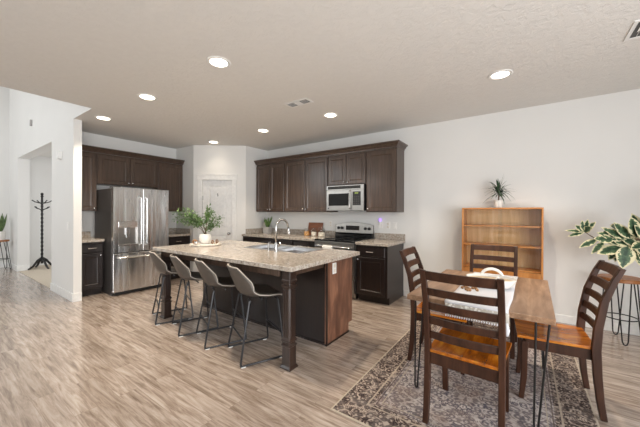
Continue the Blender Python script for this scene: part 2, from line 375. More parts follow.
def bez(p0, p1, p2, n=8):
    p0, p1, p2 = Vector(p0), Vector(p1), Vector(p2)
    return [p0 * (1 - t) ** 2 + p1 * 2 * t * (1 - t) + p2 * t * t for t in [i / n for i in range(n + 1)]]

# ------------------------------------------------------------------ room
H = 2.764; WY = 4.712; FX = -6.33; XC = -4.793; SY = 3.434; WGY = 1.437; CEX = -4.80; HX = -10.34; HIGH = 5.2; RX = 2.9; FY = -3.5
P1 = Vector((-5.655, SY)); P2 = Vector((XC, 4.09))
struct(Bx(HX - .1, FY - .1, -.08, RX + .1, WY + .1, 0).build('floor', 'floor'))
struct(Bx(-10.1, WGY + .02, .0, FX - .1, 3.7, .006).build('floor', 'carpet'))
struct(MB().prism([(CEX, FY), (RX, FY), (RX, WY), (FX - .1, WY), (FX - .1, WGY + .001), (CEX, WGY + .001)], H, H + .12).build('ceiling', 'ceiling'))
struct(Bx(HX, FY, HIGH, CEX, WGY + .1, HIGH + .1).build('ceiling', 'ceiling'))
struct(Bx(-10.1, WGY + .198, H, FX - .1, 3.7, H + .1).build('ceiling', 'ceiling'))
struct(Bx(CEX, FY, H + .12, CEX + .1, WGY + .1, HIGH).build('wall_loft', 'wall'))
struct(Bx(XC - .02, WY, 0, RX + .1, WY + .1, H).build('wall_back', 'wall'))
struct(Bx(FX - .1, WGY + .198, 0, FX, SY + .1, H).build('wall_left', 'wall'))
struct(MB().box(-6.706, WGY, 0, -5.556, WGY + .102, H).box(-6.706, WGY, H + .001, CEX, WGY + .1, HIGH)
       .box(-9.406, WGY, 2.579, -6.706, WGY + .198, HIGH).box(HX - .1, WGY, 0, -9.406, WGY + .198, HIGH)
       .box(-6.706, WGY + .102, 0, FX - .1, WGY + .198, H).build('wall_hall', 'wall'))
struct(Bx(HX - .1, FY, 0, HX, WGY, HIGH).build('wall_entry', 'wall'))
struct(Bx(-10.1, WGY + .198, 0, -10.0, 3.7, H).build('wall_den', 'wall'))
struct(MB().box(-10.1, 3.6, 0, -9.1, 3.65, H).box(-7.5, 3.6, 0, FX - .1, 3.65, H).box(-9.1, 3.6, 0, -7.5, 3.65, .7).box(-9.1, 3.6, 2.3, -7.5, 3.65, H).build('wall_den', 'wall'))  # unseen wall, its opening added to let the den light in
# pantry walls: a stub beside the fridge wall, a diagonal with the door, a stub beside the range wall
struct(MB().box(FX, SY, 0, P1.x, SY + .09, H).build('wall_pantry', 'wall'))
struct(MB().box(XC - .09, P2.y, 0, XC, WY, H).build('wall_pantry', 'wall'))
ang = math.atan2(P2.y - P1.y, P2.x - P1.x); LP = (P2 - P1).length
DS0, DS1, DH = .185, .805, 2.04
struct(MB().box(0, 0, 0, DS0, .1, H).box(DS1, 0, 0, LP, .1, H).box(DS0, 0, DH, DS1, .1, H).build('wall_pantry', 'wall', loc=(P1.x, P1.y, 0), rot=ang))
struct(MB().box(DS0 - .085, -.014, 0, DS0 + .004, 0, DH + .03).box(DS1 - .004, -.014, 0, DS1 + .085, 0, DH + .03)
       .box(DS0 - .10, -.018, DH, DS1 + .10, 0, DH + .10).box(DS0 - .11, -.026, DH + .10, DS1 + .11, 0, DH + .118).build('trim_1', 'trim', loc=(P1.x, P1.y, 0), rot=ang, bevel=.003))
def rect(x0, x1, z0, z1, i, y): return [(x0 + i, y, z0 + i), (x1 - i, y, z0 + i), (x1 - i, y, z1 - i), (x0 + i, y, z1 - i)]
dr = thing('door_1', 'white two panel pantry door in the diagonal wall', 'door', (P1.x, P1.y, 0), ang); dr['kind'] = 'structure'
db = Bx(DS0 + .006, .038, .008, DS1 - .006, .06, DH - .004)
x0, x1 = DS0 + .006, DS1 - .006
db.box(x0, .02, .008, x0 + .115, .038, DH - .004).box(x1 - .115, .02, .008, x1, .038, DH - .004)
for z0, z1 in ((.008, .24), (.88, 1.03), (1.935, DH - .004)): db.box(x0 + .115, .02, z0, x1 - .115, .038, z1)
db.build('panel_slab', 'door', dr, bevel=.003)
for z0, z1 in ((.24, .88), (1.03, 1.935)):
    MB().rings([rect(x0 + .115, x1 - .115, z0, z1, .004, .0385), rect(x0 + .115, x1 - .115, z0, z1, .025, .0365), rect(x0 + .115, x1 - .115, z0, z1, .045, .023)]).build('raised_panel', 'door', dr)
kb = MB().lathe([(.028, 0), (.028, .006), (.012, .012), (.012, .035), (.027, .045), (.030, .058), (.022, .07), (.001, .073)], n=16)
kb.v = [(x + DS1 - .065, .02 - z, y + .915) for x, y, z in kb.v]; kb.build('door_knob', 'chrome', dr, smooth=True)
MB().tube([(.5 + .006, .016, 1.755), (.5 - .008, .012, 1.75), (.5 - .006, .010, 1.73), (.5 + .008, .010, 1.725), (.5 + .004, .012, 1.708), (.5 - .008, .014, 1.703)], .005, 6).build('hook', 'black_metal', dr)
MB().box(DS0 + .0, .0, 1.62, DS0 + .012, .022, 1.71).box(DS0, .0, .35, DS0 + .012, .022, .44).build('hinge', 'chrome', dr)
# baseboards
def bboard(side, *boxes):
    mb = MB()
    for b in boxes: mb.box(*b)
    struct(mb.build('baseboard_' + side, 'trim', bevel=.004))
bboard('back', (-1.615, WY - .015, 0, RX, WY, .10))
bboard('hall', (-6.706 - .014, WGY - .014, 0, -5.556 + .014, WGY, .13), (-5.556, WGY, 0, -5.556 + .014, WGY + .102, .13), (-6.706 - .014, WGY, 0, -6.706, WGY + .198, .13))
bboard('entry', (HX, WGY - .014, 0, -9.406 + .014, WGY, .13), (-9.406, WGY, 0, -9.406 + .014, WGY + .198, .13), (HX, FY, 0, HX + .014, WGY - .014, .13))
bboard('den', (-10.0, WGY + .2, 0, -9.986, 3.6, .13), (-9.986, 3.586, 0, FX - .1, 3.6, .13))
# unseen rest of the room, with the windows the daylight enters by
def wall_with_window(side, n, a0, a1, wa0, wa1, wz0, wz1, h, fixed, axis):
    def bx(mb, p0, p1, z0, z1, d0, d1): 
        return mb.box(p0, fixed + d0, z0, p1, fixed + d1, z1) if axis == 'x' else mb.box(fixed + d0, p0, z0, fixed + d1, p1, z1)
    sgn = -1 if axis == 'x' else 1
    mb = MB(); bx(mb, a0, wa0, 0, h, 0, sgn * .1); bx(mb, wa1, a1, 0, h, 0, sgn * .1); bx(mb, wa0, wa1, wz1, h, 0, sgn * .1)
    if wz0 > 0: bx(mb, wa0, wa1, 0, wz0, 0, sgn * .1)
    struct(mb.build('wall_' + side, 'wall'))
    fr = MB(); t = .05
    bx(fr, wa0, wa1, wz0, wz0 + t, 0, sgn * .07); bx(fr, wa0, wa1, wz1 - t, wz1, 0, sgn * .07)
    for p in (wa0, (wa0 + wa1) / 2 - t / 2, wa1 - t): bx(fr, p, p + t, wz0 + t, wz1 - t, 0, sgn * .07)
    f = struct(fr.build('window_%d' % n, 'trim')); g = MB(); bx(g, wa0 + t, wa1 - t, wz0 + t, wz1 - t, sgn * .03, sgn * .036); g.build('window_pane', 'pane', f)
wall_with_window('front', 1, CEX, -.7, -4.7, -2.1, .1, 2.5, H, FY, 'x')
wall_with_window('rear', 4, -.7, RX + .1, .7, 2.8, .1, 2.5, H, FY, 'x')
wall_with_window('foyer', 2, HX - .1, CEX, -9.95, -5.25, 2.35, 4.65, HIGH, FY, 'x')
wall_with_window('right', 3, FY, WY, -3.4, 1.9, .1, 2.4, H, RX, 'y')

# ------------------------------------------------------------------ cabinets
def cab_door(parent, x0, x1, z0, z1, knob=None, mat='esp', y=0., name='door'):
    t = .02; st = .058
    lo = [rect(x0, x1, z0, z1, 0, y), rect(x0, x1, z0, z1, 0, y - t + .004), rect(x0, x1, z0, z1, .004, y - t), rect(x0, x1, z0, z1, st, y - t),
          rect(x0, x1, z0, z1, st + .008, y - t + .008), rect(x0, x1, z0, z1, st + .016, y - t + .010)]
    d = MB().rings(lo).build(name, mat, parent)
    if knob:
        kx, kz = knob
        k = MB().lathe([(.006, 0), (.006, .012), (.013, .018), (.014, .025), (.009, .030), (.001, .031)], n=12)
        k.v = [(a + kx, y - t - c, b + kz) for a, b, c in k.v]; k.build('knob', 'bright', d, smooth=True)
    return d
def drawer(parent, x0, x1, z0, z1, mat='esp', pull=.11, y=0.):
    t = .02
    d = MB().rings([rect(x0, x1, z0, z1, 0, y), rect(x0, x1, z0, z1, 0, y - t + .008), rect(x0, x1, z0, z1, .010, y - t)]).build('drawer', mat, parent)
    if pull:
        c, zz = (x0 + x1) / 2, (z0 + z1) / 2
        MB().tube([(c - pull / 2, y - t, zz), (c - pull / 2, y - t - .026, zz), (c + pull / 2, y - t - .026, zz), (c + pull / 2, y - t, zz)], .0065, 8).build('pull', 'bright', d)
    return d
UG, BG = 'dark wood upper cabinets', 'dark wood base cabinets'
UZ, UT = 1.375, 2.384
def upper(label, x0, x1, z0, doors, depth, loc_f, rot, last=None):
    w_ = x1 - x0; h = UT - z0
    t = thing('upper_cabinet', label, 'cabinet', loc_f(x0, z0), rot, UG)
    Bx(0, 0, 0, w_, depth, h).build('cabinet_body', 'esp', t, bevel=.002)
    for a, b, kside in doors:
        k = {'l': (a + .03, .05), 'r': (b - .03, .05)}[kside]
        cab_door(t, a, b, .012, h - .03, k)
    return t
rl = lambda x, z: (x, 4.373, z)
RD = WY - 4.373 - .002
upper('dark wood two door wall cabinet in the corner by the pantry', -4.768, -3.948, UZ, [(.012, .405, 'r'), (.415, .808, 'l')], RD, rl, 0)
upper('dark wood two door wall cabinet just left of the microwave', -3.946, -2.898, UZ, [(.012, .518, 'r'), (.53, 1.036, 'l')], RD, rl, 0)
upper('short dark wood two door cabinet directly above the microwave', -2.896, -2.142, 1.845, [(.012, .372, 'r'), (.382, .742, 'l')], RD, rl, 0)
upper('dark wood single door wall cabinet right of the microwave', -2.140, -1.622, UZ, [(.012, .506, 'l')], RD, rl, 0)
fl = lambda y, z: (-6.06, y, z)
FD = -6.06 - FX - .002
upper('narrow dark wood wall cabinet over the small left counter', 1.542, 1.884, UZ, [(.012, .33, 'r')], FD, fl, R(90))
upper('wide dark wood two door cabinet above the refrigerator', 1.886, 2.914, 1.845, [(.012, .508, 'r'), (.52, 1.016, 'l')], FD, fl, R(90))
upper('dark wood wall cabinet between refrigerator and pantry corner', 2.916, 3.431, UZ, [(.012, .503, 'l')], FD, fl, R(90))
prof = [(-.02, UT + .001), (.004, UT + .001), (.006, UT + .02), (.022, UT + .034), (.040, UT + .064), (.060, UT + .074), (.060, UT + .092), (-.02, UT + .092)]
lo = []
for (px, py), (ox, oy) in zip([(-4.768, 4.353), (-1.622, 4.353), (-1.622, WY - .002)], [(0, -1), (1, -1), (1, 0)]):
    lo.append([(px + ox * o, py + oy * o, z) for o, z in prof])
tag(MB().rings(lo).build('crown_molding', 'esp'), 'dark crown molding along the top of the range wall cabinets', 'molding', 'cabinet crown moldings')
lo = [[(-6.04 + o, y, z) for o, z in prof] for y in (1.541, 3.431)]
tag(MB().rings(lo).build('crown_molding', 'esp'), 'dark crown molding along the cabinets over the refrigerator', 'molding', 'cabinet crown moldings')

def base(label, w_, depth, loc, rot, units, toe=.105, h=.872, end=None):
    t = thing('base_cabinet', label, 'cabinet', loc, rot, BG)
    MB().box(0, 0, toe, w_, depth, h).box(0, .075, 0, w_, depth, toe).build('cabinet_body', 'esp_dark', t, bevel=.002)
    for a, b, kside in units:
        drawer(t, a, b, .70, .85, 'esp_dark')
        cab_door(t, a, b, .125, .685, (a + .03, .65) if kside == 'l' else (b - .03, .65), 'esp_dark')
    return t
BF = 4.02; BDp = WY - BF - .002
base('dark base cabinet in the corner by the pantry, under the succulents', .93, BDp, (-4.79, BF, 0), 0, [(.03, .90, 'r')])
base('middle dark base cabinet behind the island faucet', .44, BDp, (-3.856, BF, 0), 0, [(.04, .425, 'l')])
base('dark base cabinet just left of the range', .495, BDp, (-3.412, BF, 0), 0, [(.02, .36, 'l')])
base('dark base cabinet right of the range with drawer and door', .51, BDp, (-2.136, BF, 0), 0, [(.02, .475, 'l')])
base('small dark base cabinet between wing wall and refrigerator', .33, .60, (-5.725, 1.544, 0), R(90), [(.02, .315, 'r')])
base('dark base cabinet between refrigerator and pantry corner', .53, .56, (-5.765, 2.90, 0), R(90), [(.02, .50, 'l')])
CT0, CT1 = .873, .914
def counter(label, boxes):
    mb = MB()
    for b in boxes: mb.box(*b)
    tag(mb.build('countertop', 'granite', bevel=.004), label, 'countertop', 'granite counters along the walls')
counter('long speckled granite counter left of the range', [(-4.791, 3.985, CT0, -2.917, WY - .001, CT1), (-4.791, WY - .022, CT1, -2.917, WY - .001, 1.015), (-4.791, 4.09, CT1, -4.771, WY - .022, 1.015)])
counter('short speckled granite counter right of the range', [(-2.138, 3.985, CT0, -1.598, WY - .001, CT1), (-2.138, WY - .022, CT1, -1.598, WY - .001, 1.015)])
counter('small granite counter between wing wall and refrigerator', [(FX + .001, 1.541, CT0, -5.68, 1.876, CT1), (FX + .001, 1.541, CT1, FX + .021, 1.876, 1.015)])
counter('small granite counter between refrigerator and pantry corner', [(FX + .001, 2.885, CT0, -5.72, SY - .001, CT1), (FX + .001, 2.885, CT1, FX + .021, SY - .001, 1.015), (FX + .021, SY - .021, CT1, -5.74, SY - .001, 1.015)])

# ------------------------------------------------------------------ refrigerator (faces +X, built facing -Y then turned)
fr = thing('refrigerator', 'stainless steel french door refrigerator with ice dispenser', 'refrigerator', (-5.374, 1.888, 0), R(90))
FW, FH = .893, 1.765
MB().box(.004, .075, .03, FW - .004, .80, FH - .02).box(.02, .10, 0.0, FW - .02, .78, .03).build('body', 'grey_side', fr, bevel=.006)
DM = FW * .5
# left door with the dispenser opening cut out
dx0, dx1, dz0, dz1 = .075, .365, .80, 1.21
ld = MB().box(.003, 0, .70, dx0, .07, FH).box(dx1, 0, .70, DM - .003, .07, FH).box(dx0, 0, .70, dx1, .07, dz0).box(dx0, 0, dz1, dx1, .07, FH).box(dx0, .055, dz0, dx1, .07, dz1).build('door', 'steel', fr)
dp = Bx(dx0 + .002, -.004, 1.105, dx1 - .002, .055, dz1 - .002).build('dispenser_panel', 'bright', ld, bevel=.003)
MB().box(dx0 + .001, .045, dz0 + .03, dx1 - .001, .0545, 1.104).build('dispenser_recess', 'steel_plain', ld)
MB().box(dx0 + .001, -.006, dz0 + .001, dx1 - .001, .045, dz0 + .028).build('drip_tray', 'bright', ld, bevel=.004)
MB().box(.19, .015, .98, .25, .044, 1.10).box(.20, .02, .93, .24, .03, .98).build('dispenser_paddle', 'chrome', ld, bevel=.004)
rd = Bx(DM + .003, 0, .70, FW - .003, .07, FH).build('door', 'steel', fr, bevel=.006)
fz = Bx(.003, 0, .06, FW - .003, .07, .685).build('freezer_drawer', 'steel', fr, bevel=.006)
for o, x in ((ld, DM - .045), (rd, DM + .045)):
    MB().tube([(x, 0, .80), (x, -.05, .82), (x, -.055, 1.2), (x, -.05, 1.60), (x, 0, 1.62)], .0125, 10).build('handle', 'bright', o, smooth='auto')
MB().tube([(.06, 0, .615), (.08, -.05, .615), (FW / 2, -.056, .615), (FW - .08, -.05, .615), (FW - .06, 0, .615)], .0125, 10).build('handle', 'bright', fz, smooth='auto')
bd = MB().lathe([(.016, 0), (.016, .003), (.001, .004)], n=16); bd.v = [(x + FW - .07, -z, y + 1.66) for x, y, z in bd.v]; bd.build('badge', 'bright', rd)
for hx in (.02, FW - .12): Bx(hx, .03, FH, hx + .10, .20, FH + .016).build('hinge_cover', 'grey_side', fr, bevel=.004)
MB().box(.03, .02, .012, FW - .03, .075, .058).build('toe_grille', 'black', fr)

# ------------------------------------------------------------------ microwave
mw = thing('microwave', 'stainless over the range microwave with black window', 'microwave', (-2.887, 4.30, 1.40))
MWW = .735
Bx(0, .03, 0, MWW, WY - 4.302, .440).build('body', 'black', mw, bevel=.003)
MB().box(0, 0, .355, MWW, .03, .435).build('top_panel', 'steel_plain', mw, bevel=.003)
g = MB()
for i in range(4): g.box(.03, -.004, .372 + i * .0125, MWW - .06, .001, .383 + i * .0125)
g.box(.03, -.002, .372, MWW - .06, .001, .421).build('vent_grille', 'vent_dark', mw)
md = MB().box(0, 0, 0, .50, .03, .352).build('door', 'steel_plain', mw, bevel=.003)
Bx(.045, -.003, .085, .455, .001, .295).build('window', 'black_gloss', md, bevel=.002)
MB().tube([(.485, 0, .03), (.485, -.035, .05), (.485, -.04, .18), (.485, -.035, .32), (.485, 0, .34)], .011, 8).build('handle', 'bright', md, smooth='auto')
cp = Bx(.503, 0, 0, MWW, .03, .352).build('control_panel', 'steel_plain', mw, bevel=.003)
kp = Bx(.53, -.003, .09, .68, .001, .32).build('keypad', 'black', cp, bevel=.002)
Bx(.570, -.005, .285, .635, -.002, .303).build('clock_display', 'display', kp)
bt = MB()
for i in range(4):
    for j in range(3): bt.box(.55 + j * .04, -.005, .105 + i * .038, .575 + j * .04, -.002, .128 + i * .038)
bt.build('buttons', 'grey_side', kp)
bd = MB().lathe([(.012, 0), (.012, .003), (.001, .004)], n=14); bd.v = [(x + .045, -z, y + .04) for x, y, z in bd.v]; bd.build('badge', 'black', md)

# ------------------------------------------------------------------ range
rg = thing('range', 'stainless electric range with black glass cooktop', 'stove', (-2.910, 3.985, 0))
RW = .764
MB().box(0, .03, .09, RW, .70, .895).box(.02, .08, 0, RW - .02, .68, .09).build('body', 'steel_plain', rg)
Bx(-.003, -.008, .896, RW + .003, .64, .920).build('cooktop', 'black_gloss', rg, bevel=.004)
for cx_, cy_, r_ in ((.20, .18, .10), (.56, .18, .085), (.20, .46, .075), (.56, .46, .095)):
    MB().lathe([(r_, 0), (r_, .0006), (r_ - .006, .0006), (r_ - .006, 0)], (cx_, cy_, .9201), 28).build('burner_ring', 'grey_side', rg)
lo = []
for x, zt in ((0, 1.145), (.10, 1.170), (.25, 1.188), (.38, 1.192), (.51, 1.188), (.66, 1.170), (RW, 1.145)):
    lo.append([(x, .655, 1.00), (x, .665, zt), (x, .70, zt), (x, .715, 1.00)])
bg_ = MB().rings(lo).build('backguard', 'steel_plain', rg, bevel=.004)
Bx(.005, .64, .9, RW - .005, .71, .999).build('backguard_base', 'black_gloss', rg, bevel=.003)
for x in (.07, .145, .62, .695):
    k = MB().lathe([(.026, 0), (.026, .018), (.020, .028), (.001, .029)], n=16); k.v = [(a + x, .660 - c, b + 1.085) for a, b, c in k.v]; k.build('knob', 'black', rg, smooth='auto')
Bx(.23, .652, 1.05, .50, .662, 1.13).build('clock_panel', 'black_gloss', rg)
od = MB().box(.004, -.012, .30, RW - .004, .03, .885).build('oven_door', 'steel_plain', rg, bevel=.005)
Bx(.10, -.016, .42, RW - .10, -.008, .76).build('window', 'black_gloss', od, bevel=.002)
MB().tube([(.06, -.012, .815), (.06, -.052, .815), (RW - .06, -.052, .815), (RW - .06, -.012, .815)], .012, 10).build('handle', 'chrome', od, smooth='auto')
sd = Bx(.004, -.012, .10, RW - .004, .03, .29).build('storage_drawer', 'steel_plain', rg, bevel=.005)
P = []
for i in range(9):
    x = .20 + i * .024
    P.append([(x, -.068 - .004 * math.sin(i * 1.3) , .47), (x, -.069 - .003 * math.sin(i * 1.3), .65), (x, -.070, .79), (x, -.066, .826), (x, -.052, .832), (x, -.036, .824), (x, -.034, .70), (x, -.033 , .62)])
tw = MB().grid(P).build('dish_towel', 'towel', loc=(-2.910, 3.985, 0), smooth=True); tw.modifiers.new('s', 'SOLIDIFY').thickness = .004
tag(tw, 'white striped dish towel hanging over the oven door handle', 'towel')

# ------------------------------------------------------------------ island
isl = thing('kitchen_island', 'dark wood kitchen island with turned corner posts', 'island', (-2.73, 2.45, 0))
IX, IY = -2.73, 2.45
def I(mb): mb.v = [(x - IX, y - IY, z) for x, y, z in mb.v]; return mb
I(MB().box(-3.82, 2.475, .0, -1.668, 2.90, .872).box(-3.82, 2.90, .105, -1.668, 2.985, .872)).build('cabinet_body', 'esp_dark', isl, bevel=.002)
ep = MB().prism([(2.46, 0), (2.915, 0), (2.915, .105), (2.995, .105), (2.995, .872), (2.46, .872)], 0, .022)
ep.v = [(-1.667 + z - IX, a - IY, b) for a, b, z in ep.v]; ep.build('end_panel', 'redwood', isl)
I(MB().box(-1.667, 2.455, 0, -1.638, 2.92, .016).box(-3.83, 2.462, 0, -1.640, 2.475, .016)).build('shoe_molding', 'esp_dark', isl)
I(MB().box(-1.648, 2.452, 0.016, -1.641, 2.478, .872)).build('corner_stile', 'esp_dark', isl)
I(MB().box(-3.76, 1.875, .80, -1.76, 1.895, .872).box(-1.70, 2.0, .80, -1.68, 2.459, .872).box(-3.79, 2.0, .80, -3.77, 2.474, .872)).build('apron', 'esp', isl, bevel=.002)
def sq(h, z, ch=.0): return [(-h + ch, -h, z), (h - ch, -h, z), (h, -h + ch, z), (h, h - ch, z), (h - ch, h, z), (-h + ch, h, z), (-h, h - ch, z), (-h, -h + ch, z)]
for px in (-1.69, -3.80):
    c = .012
    lo = [sq(.058, 0, .001), sq(.058, .012, .001), sq(.046, .03, .004), sq(.044, .19, .004), sq(.050, .198, .004), sq(.050, .21, .004), sq(.041, .216, .008), sq(.041, .232, .008), sq(.050, .24, .004), sq(.050, .252, .004),
          sq(.043, .27, c), sq(.043, .70, c), sq(.050, .712, .004), sq(.050, .726, .004), sq(.041, .732, .008), sq(.041, .75, .008), sq(.050, .758, .004), sq(.050, .772, .004), sq(.046, .78, .004), sq(.046, .872, .004)]
    p = MB().rings(lo)
    for s_ in (-1, 1):      # raised reeds along each face
        for k in (-1, 0, 1):
            p.box(k * .022 - .007, s_ * .043, .285, k * .022 + .007, s_ * .0475, .69); p.box(s_ * .043, k * .022 - .007, .285, s_ * .0475, k * .022 + .007, .69)
    p.build('post', 'post', isl, loc=(px - IX, 1.935 - IY, 0), rot=0, bevel=.0015)
# the range side of the island: doors and drawers
for a, b in ((-3.80, -3.10), (-3.08, -2.40), (-2.38, -1.68)):
    d = MB().rings([[(-x, -y, z) for x, y, z in rect(-(b - IX), -(a - IX), .125, .685, i, y)] for i, y in ((0, -.535), (0, -.553), (.058, -.553), (.068, -.545))]).build('door', 'esp_dark', isl)
o_ = Bx(-.004, -.0355, -.058, .004, .0355, .058).build('outlet_plate', 'white_plastic', isl, loc=(-1.641 - IX, 2.60 - IY, .775), bevel=.002)
MB().box(.003, -.02, .008, .0055, .02, .042).box(.003, -.02, -.042, .0055, .02, -.008).build('sockets', 'cream', o_)
# countertop with the sink cut-out
SX0, SX1, SY0, SY1 = -2.93, -2.02, 2.50, 2.92
X0, X1, Y0, Y1 = -3.90, -1.556, 1.804, 3.018
mb = MB()
def fl_(x0, y0, x1, y1, z): return [(x0, y0, z), (x1, y0, z), (x1, y1, z), (x0, y1, z)]
vs = fl_(X0, Y0, X1, Y1, CT1) + fl_(SX0, SY0, SX1, SY1, CT1) + fl_(X0, Y0, X1, Y1, CT0) + fl_(SX0, SY0, SX1, SY1, CT0)
fs = []
for i in range(4):
    j = (i + 1) % 4
    fs += [(i, j, 4 + j, 4 + i), (8 + i, 12 + i, 12 + j, 8 + j), (i, 8 + i, 8 + j, j), (4 + i, 4 + j, 12 + j, 12 + i)]
mb.add(vs, fs)
tag(mb.build('island_countertop', 'granite', bevel=.005), 'large speckled granite island countertop with sink cut-out', 'countertop')
sk = thing('kitchen_sink', 'double bowl stainless sink set in the island countertop', 'sink', (-2.475, 2.71, .72))
def bowl(mb, x0, x1, y0, y1, zt, zb, r):
    mb.add(fl_(x0 - .0, y0, x1, y1, zt) + fl_(x0 + r, y0 + r, x1 - r, y1 - r, zb), [(0, 1, 5, 4), (1, 2, 6, 5), (2, 3, 7, 6), (3, 0, 4, 7), (4, 5, 6, 7)])
for x0, x1 in ((-.453, -.012), (.012, .453)):
    mb = MB(); bowl(mb, x0, x1, -.208, .208, .19, .004, .02); o = mb.build('bowl', 'sink', sk); o.modifiers.new('s', 'SOLIDIFY').thickness = .002
    mb = MB().lathe([(.001, 0), (.03, .001), (.042, .004), (.042, 0)], ((x0 + x1) / 2, 0, .005), 18); mb.build('drain', 'chrome', sk, smooth='auto')
rim = MB(); 
rim.box(-.012, -.206, .16, .012, .206, .188)
rim.box(-.475, -.235, .1945, .475, -.206, .199).box(-.475, .206, .1945, .475, .235, .199).box(-.475, -.206, .1945, -.452, .206, .199).box(.452, -.206, .1945, .475, .206, .199).build('rim', 'sink', sk, bevel=.001)
fc = thing('faucet', 'tall brushed nickel gooseneck faucet on the island', 'faucet', (-2.326, 2.43, .9145))
MB().lathe([(.028, 0), (.028, .006), (.021, .012), (.020, .09), (.016, .10), (.014, .105)], n=18).build('faucet_base', 'chrome', fc, smooth='auto')
pts = [(0, 0, .10), (0, 0, .26)] + [(0, .105 - .105 * math.cos(R(a)), .26 + .105 * math.sin(R(a))) for a in range(15, 166, 15)] + [(0, .214, .25)]
MB().tube(pts, .012, 12).build('spout', 'chrome', fc, smooth=True)
MB().tube([(0, .214, .255), (0, .224, .19)], [.0145, .0165], 12).build('spray_head', 'bright', fc, smooth='auto')
MB().tube([(.02, 0, .06), (.045, 0, .065), (.075, -.01, .11)], [.009, .008, .006], 8).build('lever', 'chrome', fc, smooth='auto')
sp = thing('soap_dispenser', 'slim soap pump left of the island faucet', 'soap dispenser', (-2.47, 2.455, .9195))
MB().lathe([(.016, 0), (.016, .01), (.008, .016), (.008, .06)], n=12).build('pump_base', 'chrome', sp, smooth='auto')
MB().tube([(0, 0, .06), (0, 0, .085), (0, .035, .09), (0, .045, .08)], .006, 8).build('nozzle', 'chrome', sp, smooth='auto')

# ------------------------------------------------------------------ bar stools
def make_stool():
    t = thing('bar_stool', '', 'bar stool', group='bar stools along the island')
    pr = [(.205, .560, .150), (.195, .578, .175), (.14, .586, .20), (.05, .580, .212), (-.05, .578, .217), (-.125, .590, .217), (-.170, .625, .213), (-.195, .690, .203), (-.222, .755, .185), (-.244, .815, .163), (-.262, .862, .140)]
    lift = [.0, .0, .005, .015, .035, .055, .06, .04, .02, .01, .0]
    wrap = [.0, .0, .0, .0, .005, .03, .075, .085, .07, .05, .035]
    P = []
    for (y, z, hw), lf, wr in zip(pr, lift, wrap):
        row = []
        for i in range(13):
            u = (i - 6) / 6; a = abs(u) ** 2.6
            row.append((hw * u, y + wr * a, z + lf * a))
        P.append(row)
    sh = MB().grid(P).build('seat_shell', 'leather', t, smooth=True, sub=1)
    s = sh.modifiers.new('s', 'SOLIDIFY'); s.thickness = .026; s.offset = 0
    edge = [P[0][i] for i in range(13)] + [r[-1] for r in P[1:]] + [P[-1][i] for i in range(11, -1, -1)] + [r[0] for r in P[-2:0:-1]]
    MB().tube(edge, .0045, 6, closed=True).build('seam', 'piping', sh, smooth=True)
    for s_ in (-1, 1):
        x0, x1 = s_ * .165, s_ * .225
        MB().tube([(s_ * .10, .14, .548), (x0, .145, .545), (x0 + s_ * .006, .155, .53), (x1 - s_ * .004, .205, .03), (x1, .20, .012), (x1, .185, .009), (x1, -.195, .009), (x1, -.21, .012), (x1 - s_ * .004, -.212, .03), (x0 + s_ * .006, -.125, .53), (x0, -.115, .55), (s_ * .10, -.11, .556)], .0088, 8).build('leg_frame', 'stool_metal', t, smooth='auto')
        for y in (.17, -.19): Bx(x1 - .012, y - .02, 0, x1 + .012, y + .02, .006).build('foot_pad', 'white_plastic', t)
    fx = .165 + .006 + (.054) * (.53 - .22) / .5
    MB().tube([(-fx, .186, .22), (fx, .186, .22)], .0085, 8).build('footrest', 'stool_metal', t, smooth='auto')
    MB().tube([(-fx, -.179, .22), (fx, -.179, .22)], .0075, 8).build('crossbar', 'stool_metal', t, smooth='auto')
    MB().tube([(-.165, .0, .556), (.165, .0, .556)], .008, 8).build('seat_support', 'stool_metal', t, smooth='auto')
    return t
st0 = make_stool()
slabels = ['taupe faux leather bar stool nearest the camera, beside the near island post', 'taupe bar stool second from the near island post',
           'taupe bar stool third from the near island post', 'taupe bar stool farthest along, closest to the refrigerator']
mids = [(-2.213, 1.80), (-2.775, 1.812), (-3.275, 1.812), (-3.82, 1.832)]
angs = [-24, -22, -20, -21]
def put_stool(o, i):
    a = R(angs[i]); f = Vector((-math.sin(a), math.cos(a))); c = Vector(mids[i]) + f * .178
    o.location = (c.x, c.y, 0); o.rotation_euler = (0, 0, a); o['label'] = slabels[i]
put_stool(st0, 0)
for i in range(1, 4): put_stool(copy_tree(st0), i)

# ------------------------------------------------------------------ decor on the island
TC = Vector((-3.55, 2.34, CT1))
tr = thing('serving_tray', 'round whitewashed wood tray on the island', 'tray', TC)
MB().lathe([(.188, 0), (.202, .004), (.205, .02), (.200, .024), (.001, .024)], n=36).build('tray_board', 'traywood', tr, smooth='auto')
def pot(mb, r0, r1, h, t=.006):
    return mb.lathe([(r0, 0), ((r0 + r1) / 2 * 1.08, h * .45), (r1, h), (r1 - t, h), ((r0 + r1) / 2 * 1.08 - t, h * .45), (r0 - t, t), (.001, t)], n=24)
pl = thing('potted_fern', 'feathery green plant in a white pot on the island tray', 'potted plant', TC + Vector((-.01, .0, .0245)))
MB().lathe([(.045, 0), (.068, .02), (.080, .055), (.078, .10), (.070, .13), (.064, .13), (.070, .10), (.072, .055), (.06, .02), (.001, .012)], n=24).build('pot', 'ceramic', pl, smooth='auto')
MB().lathe([(.062, 0), (.001, .004)], (0, 0, .115), 18).build('soil', 'soil', pl)
rr = random.Random(3)
fo, stm = MB(), MB()
rt = Vector((_r.x, _r.y, 0)); fwd = Vector((_fw.x, _fw.y, 0))
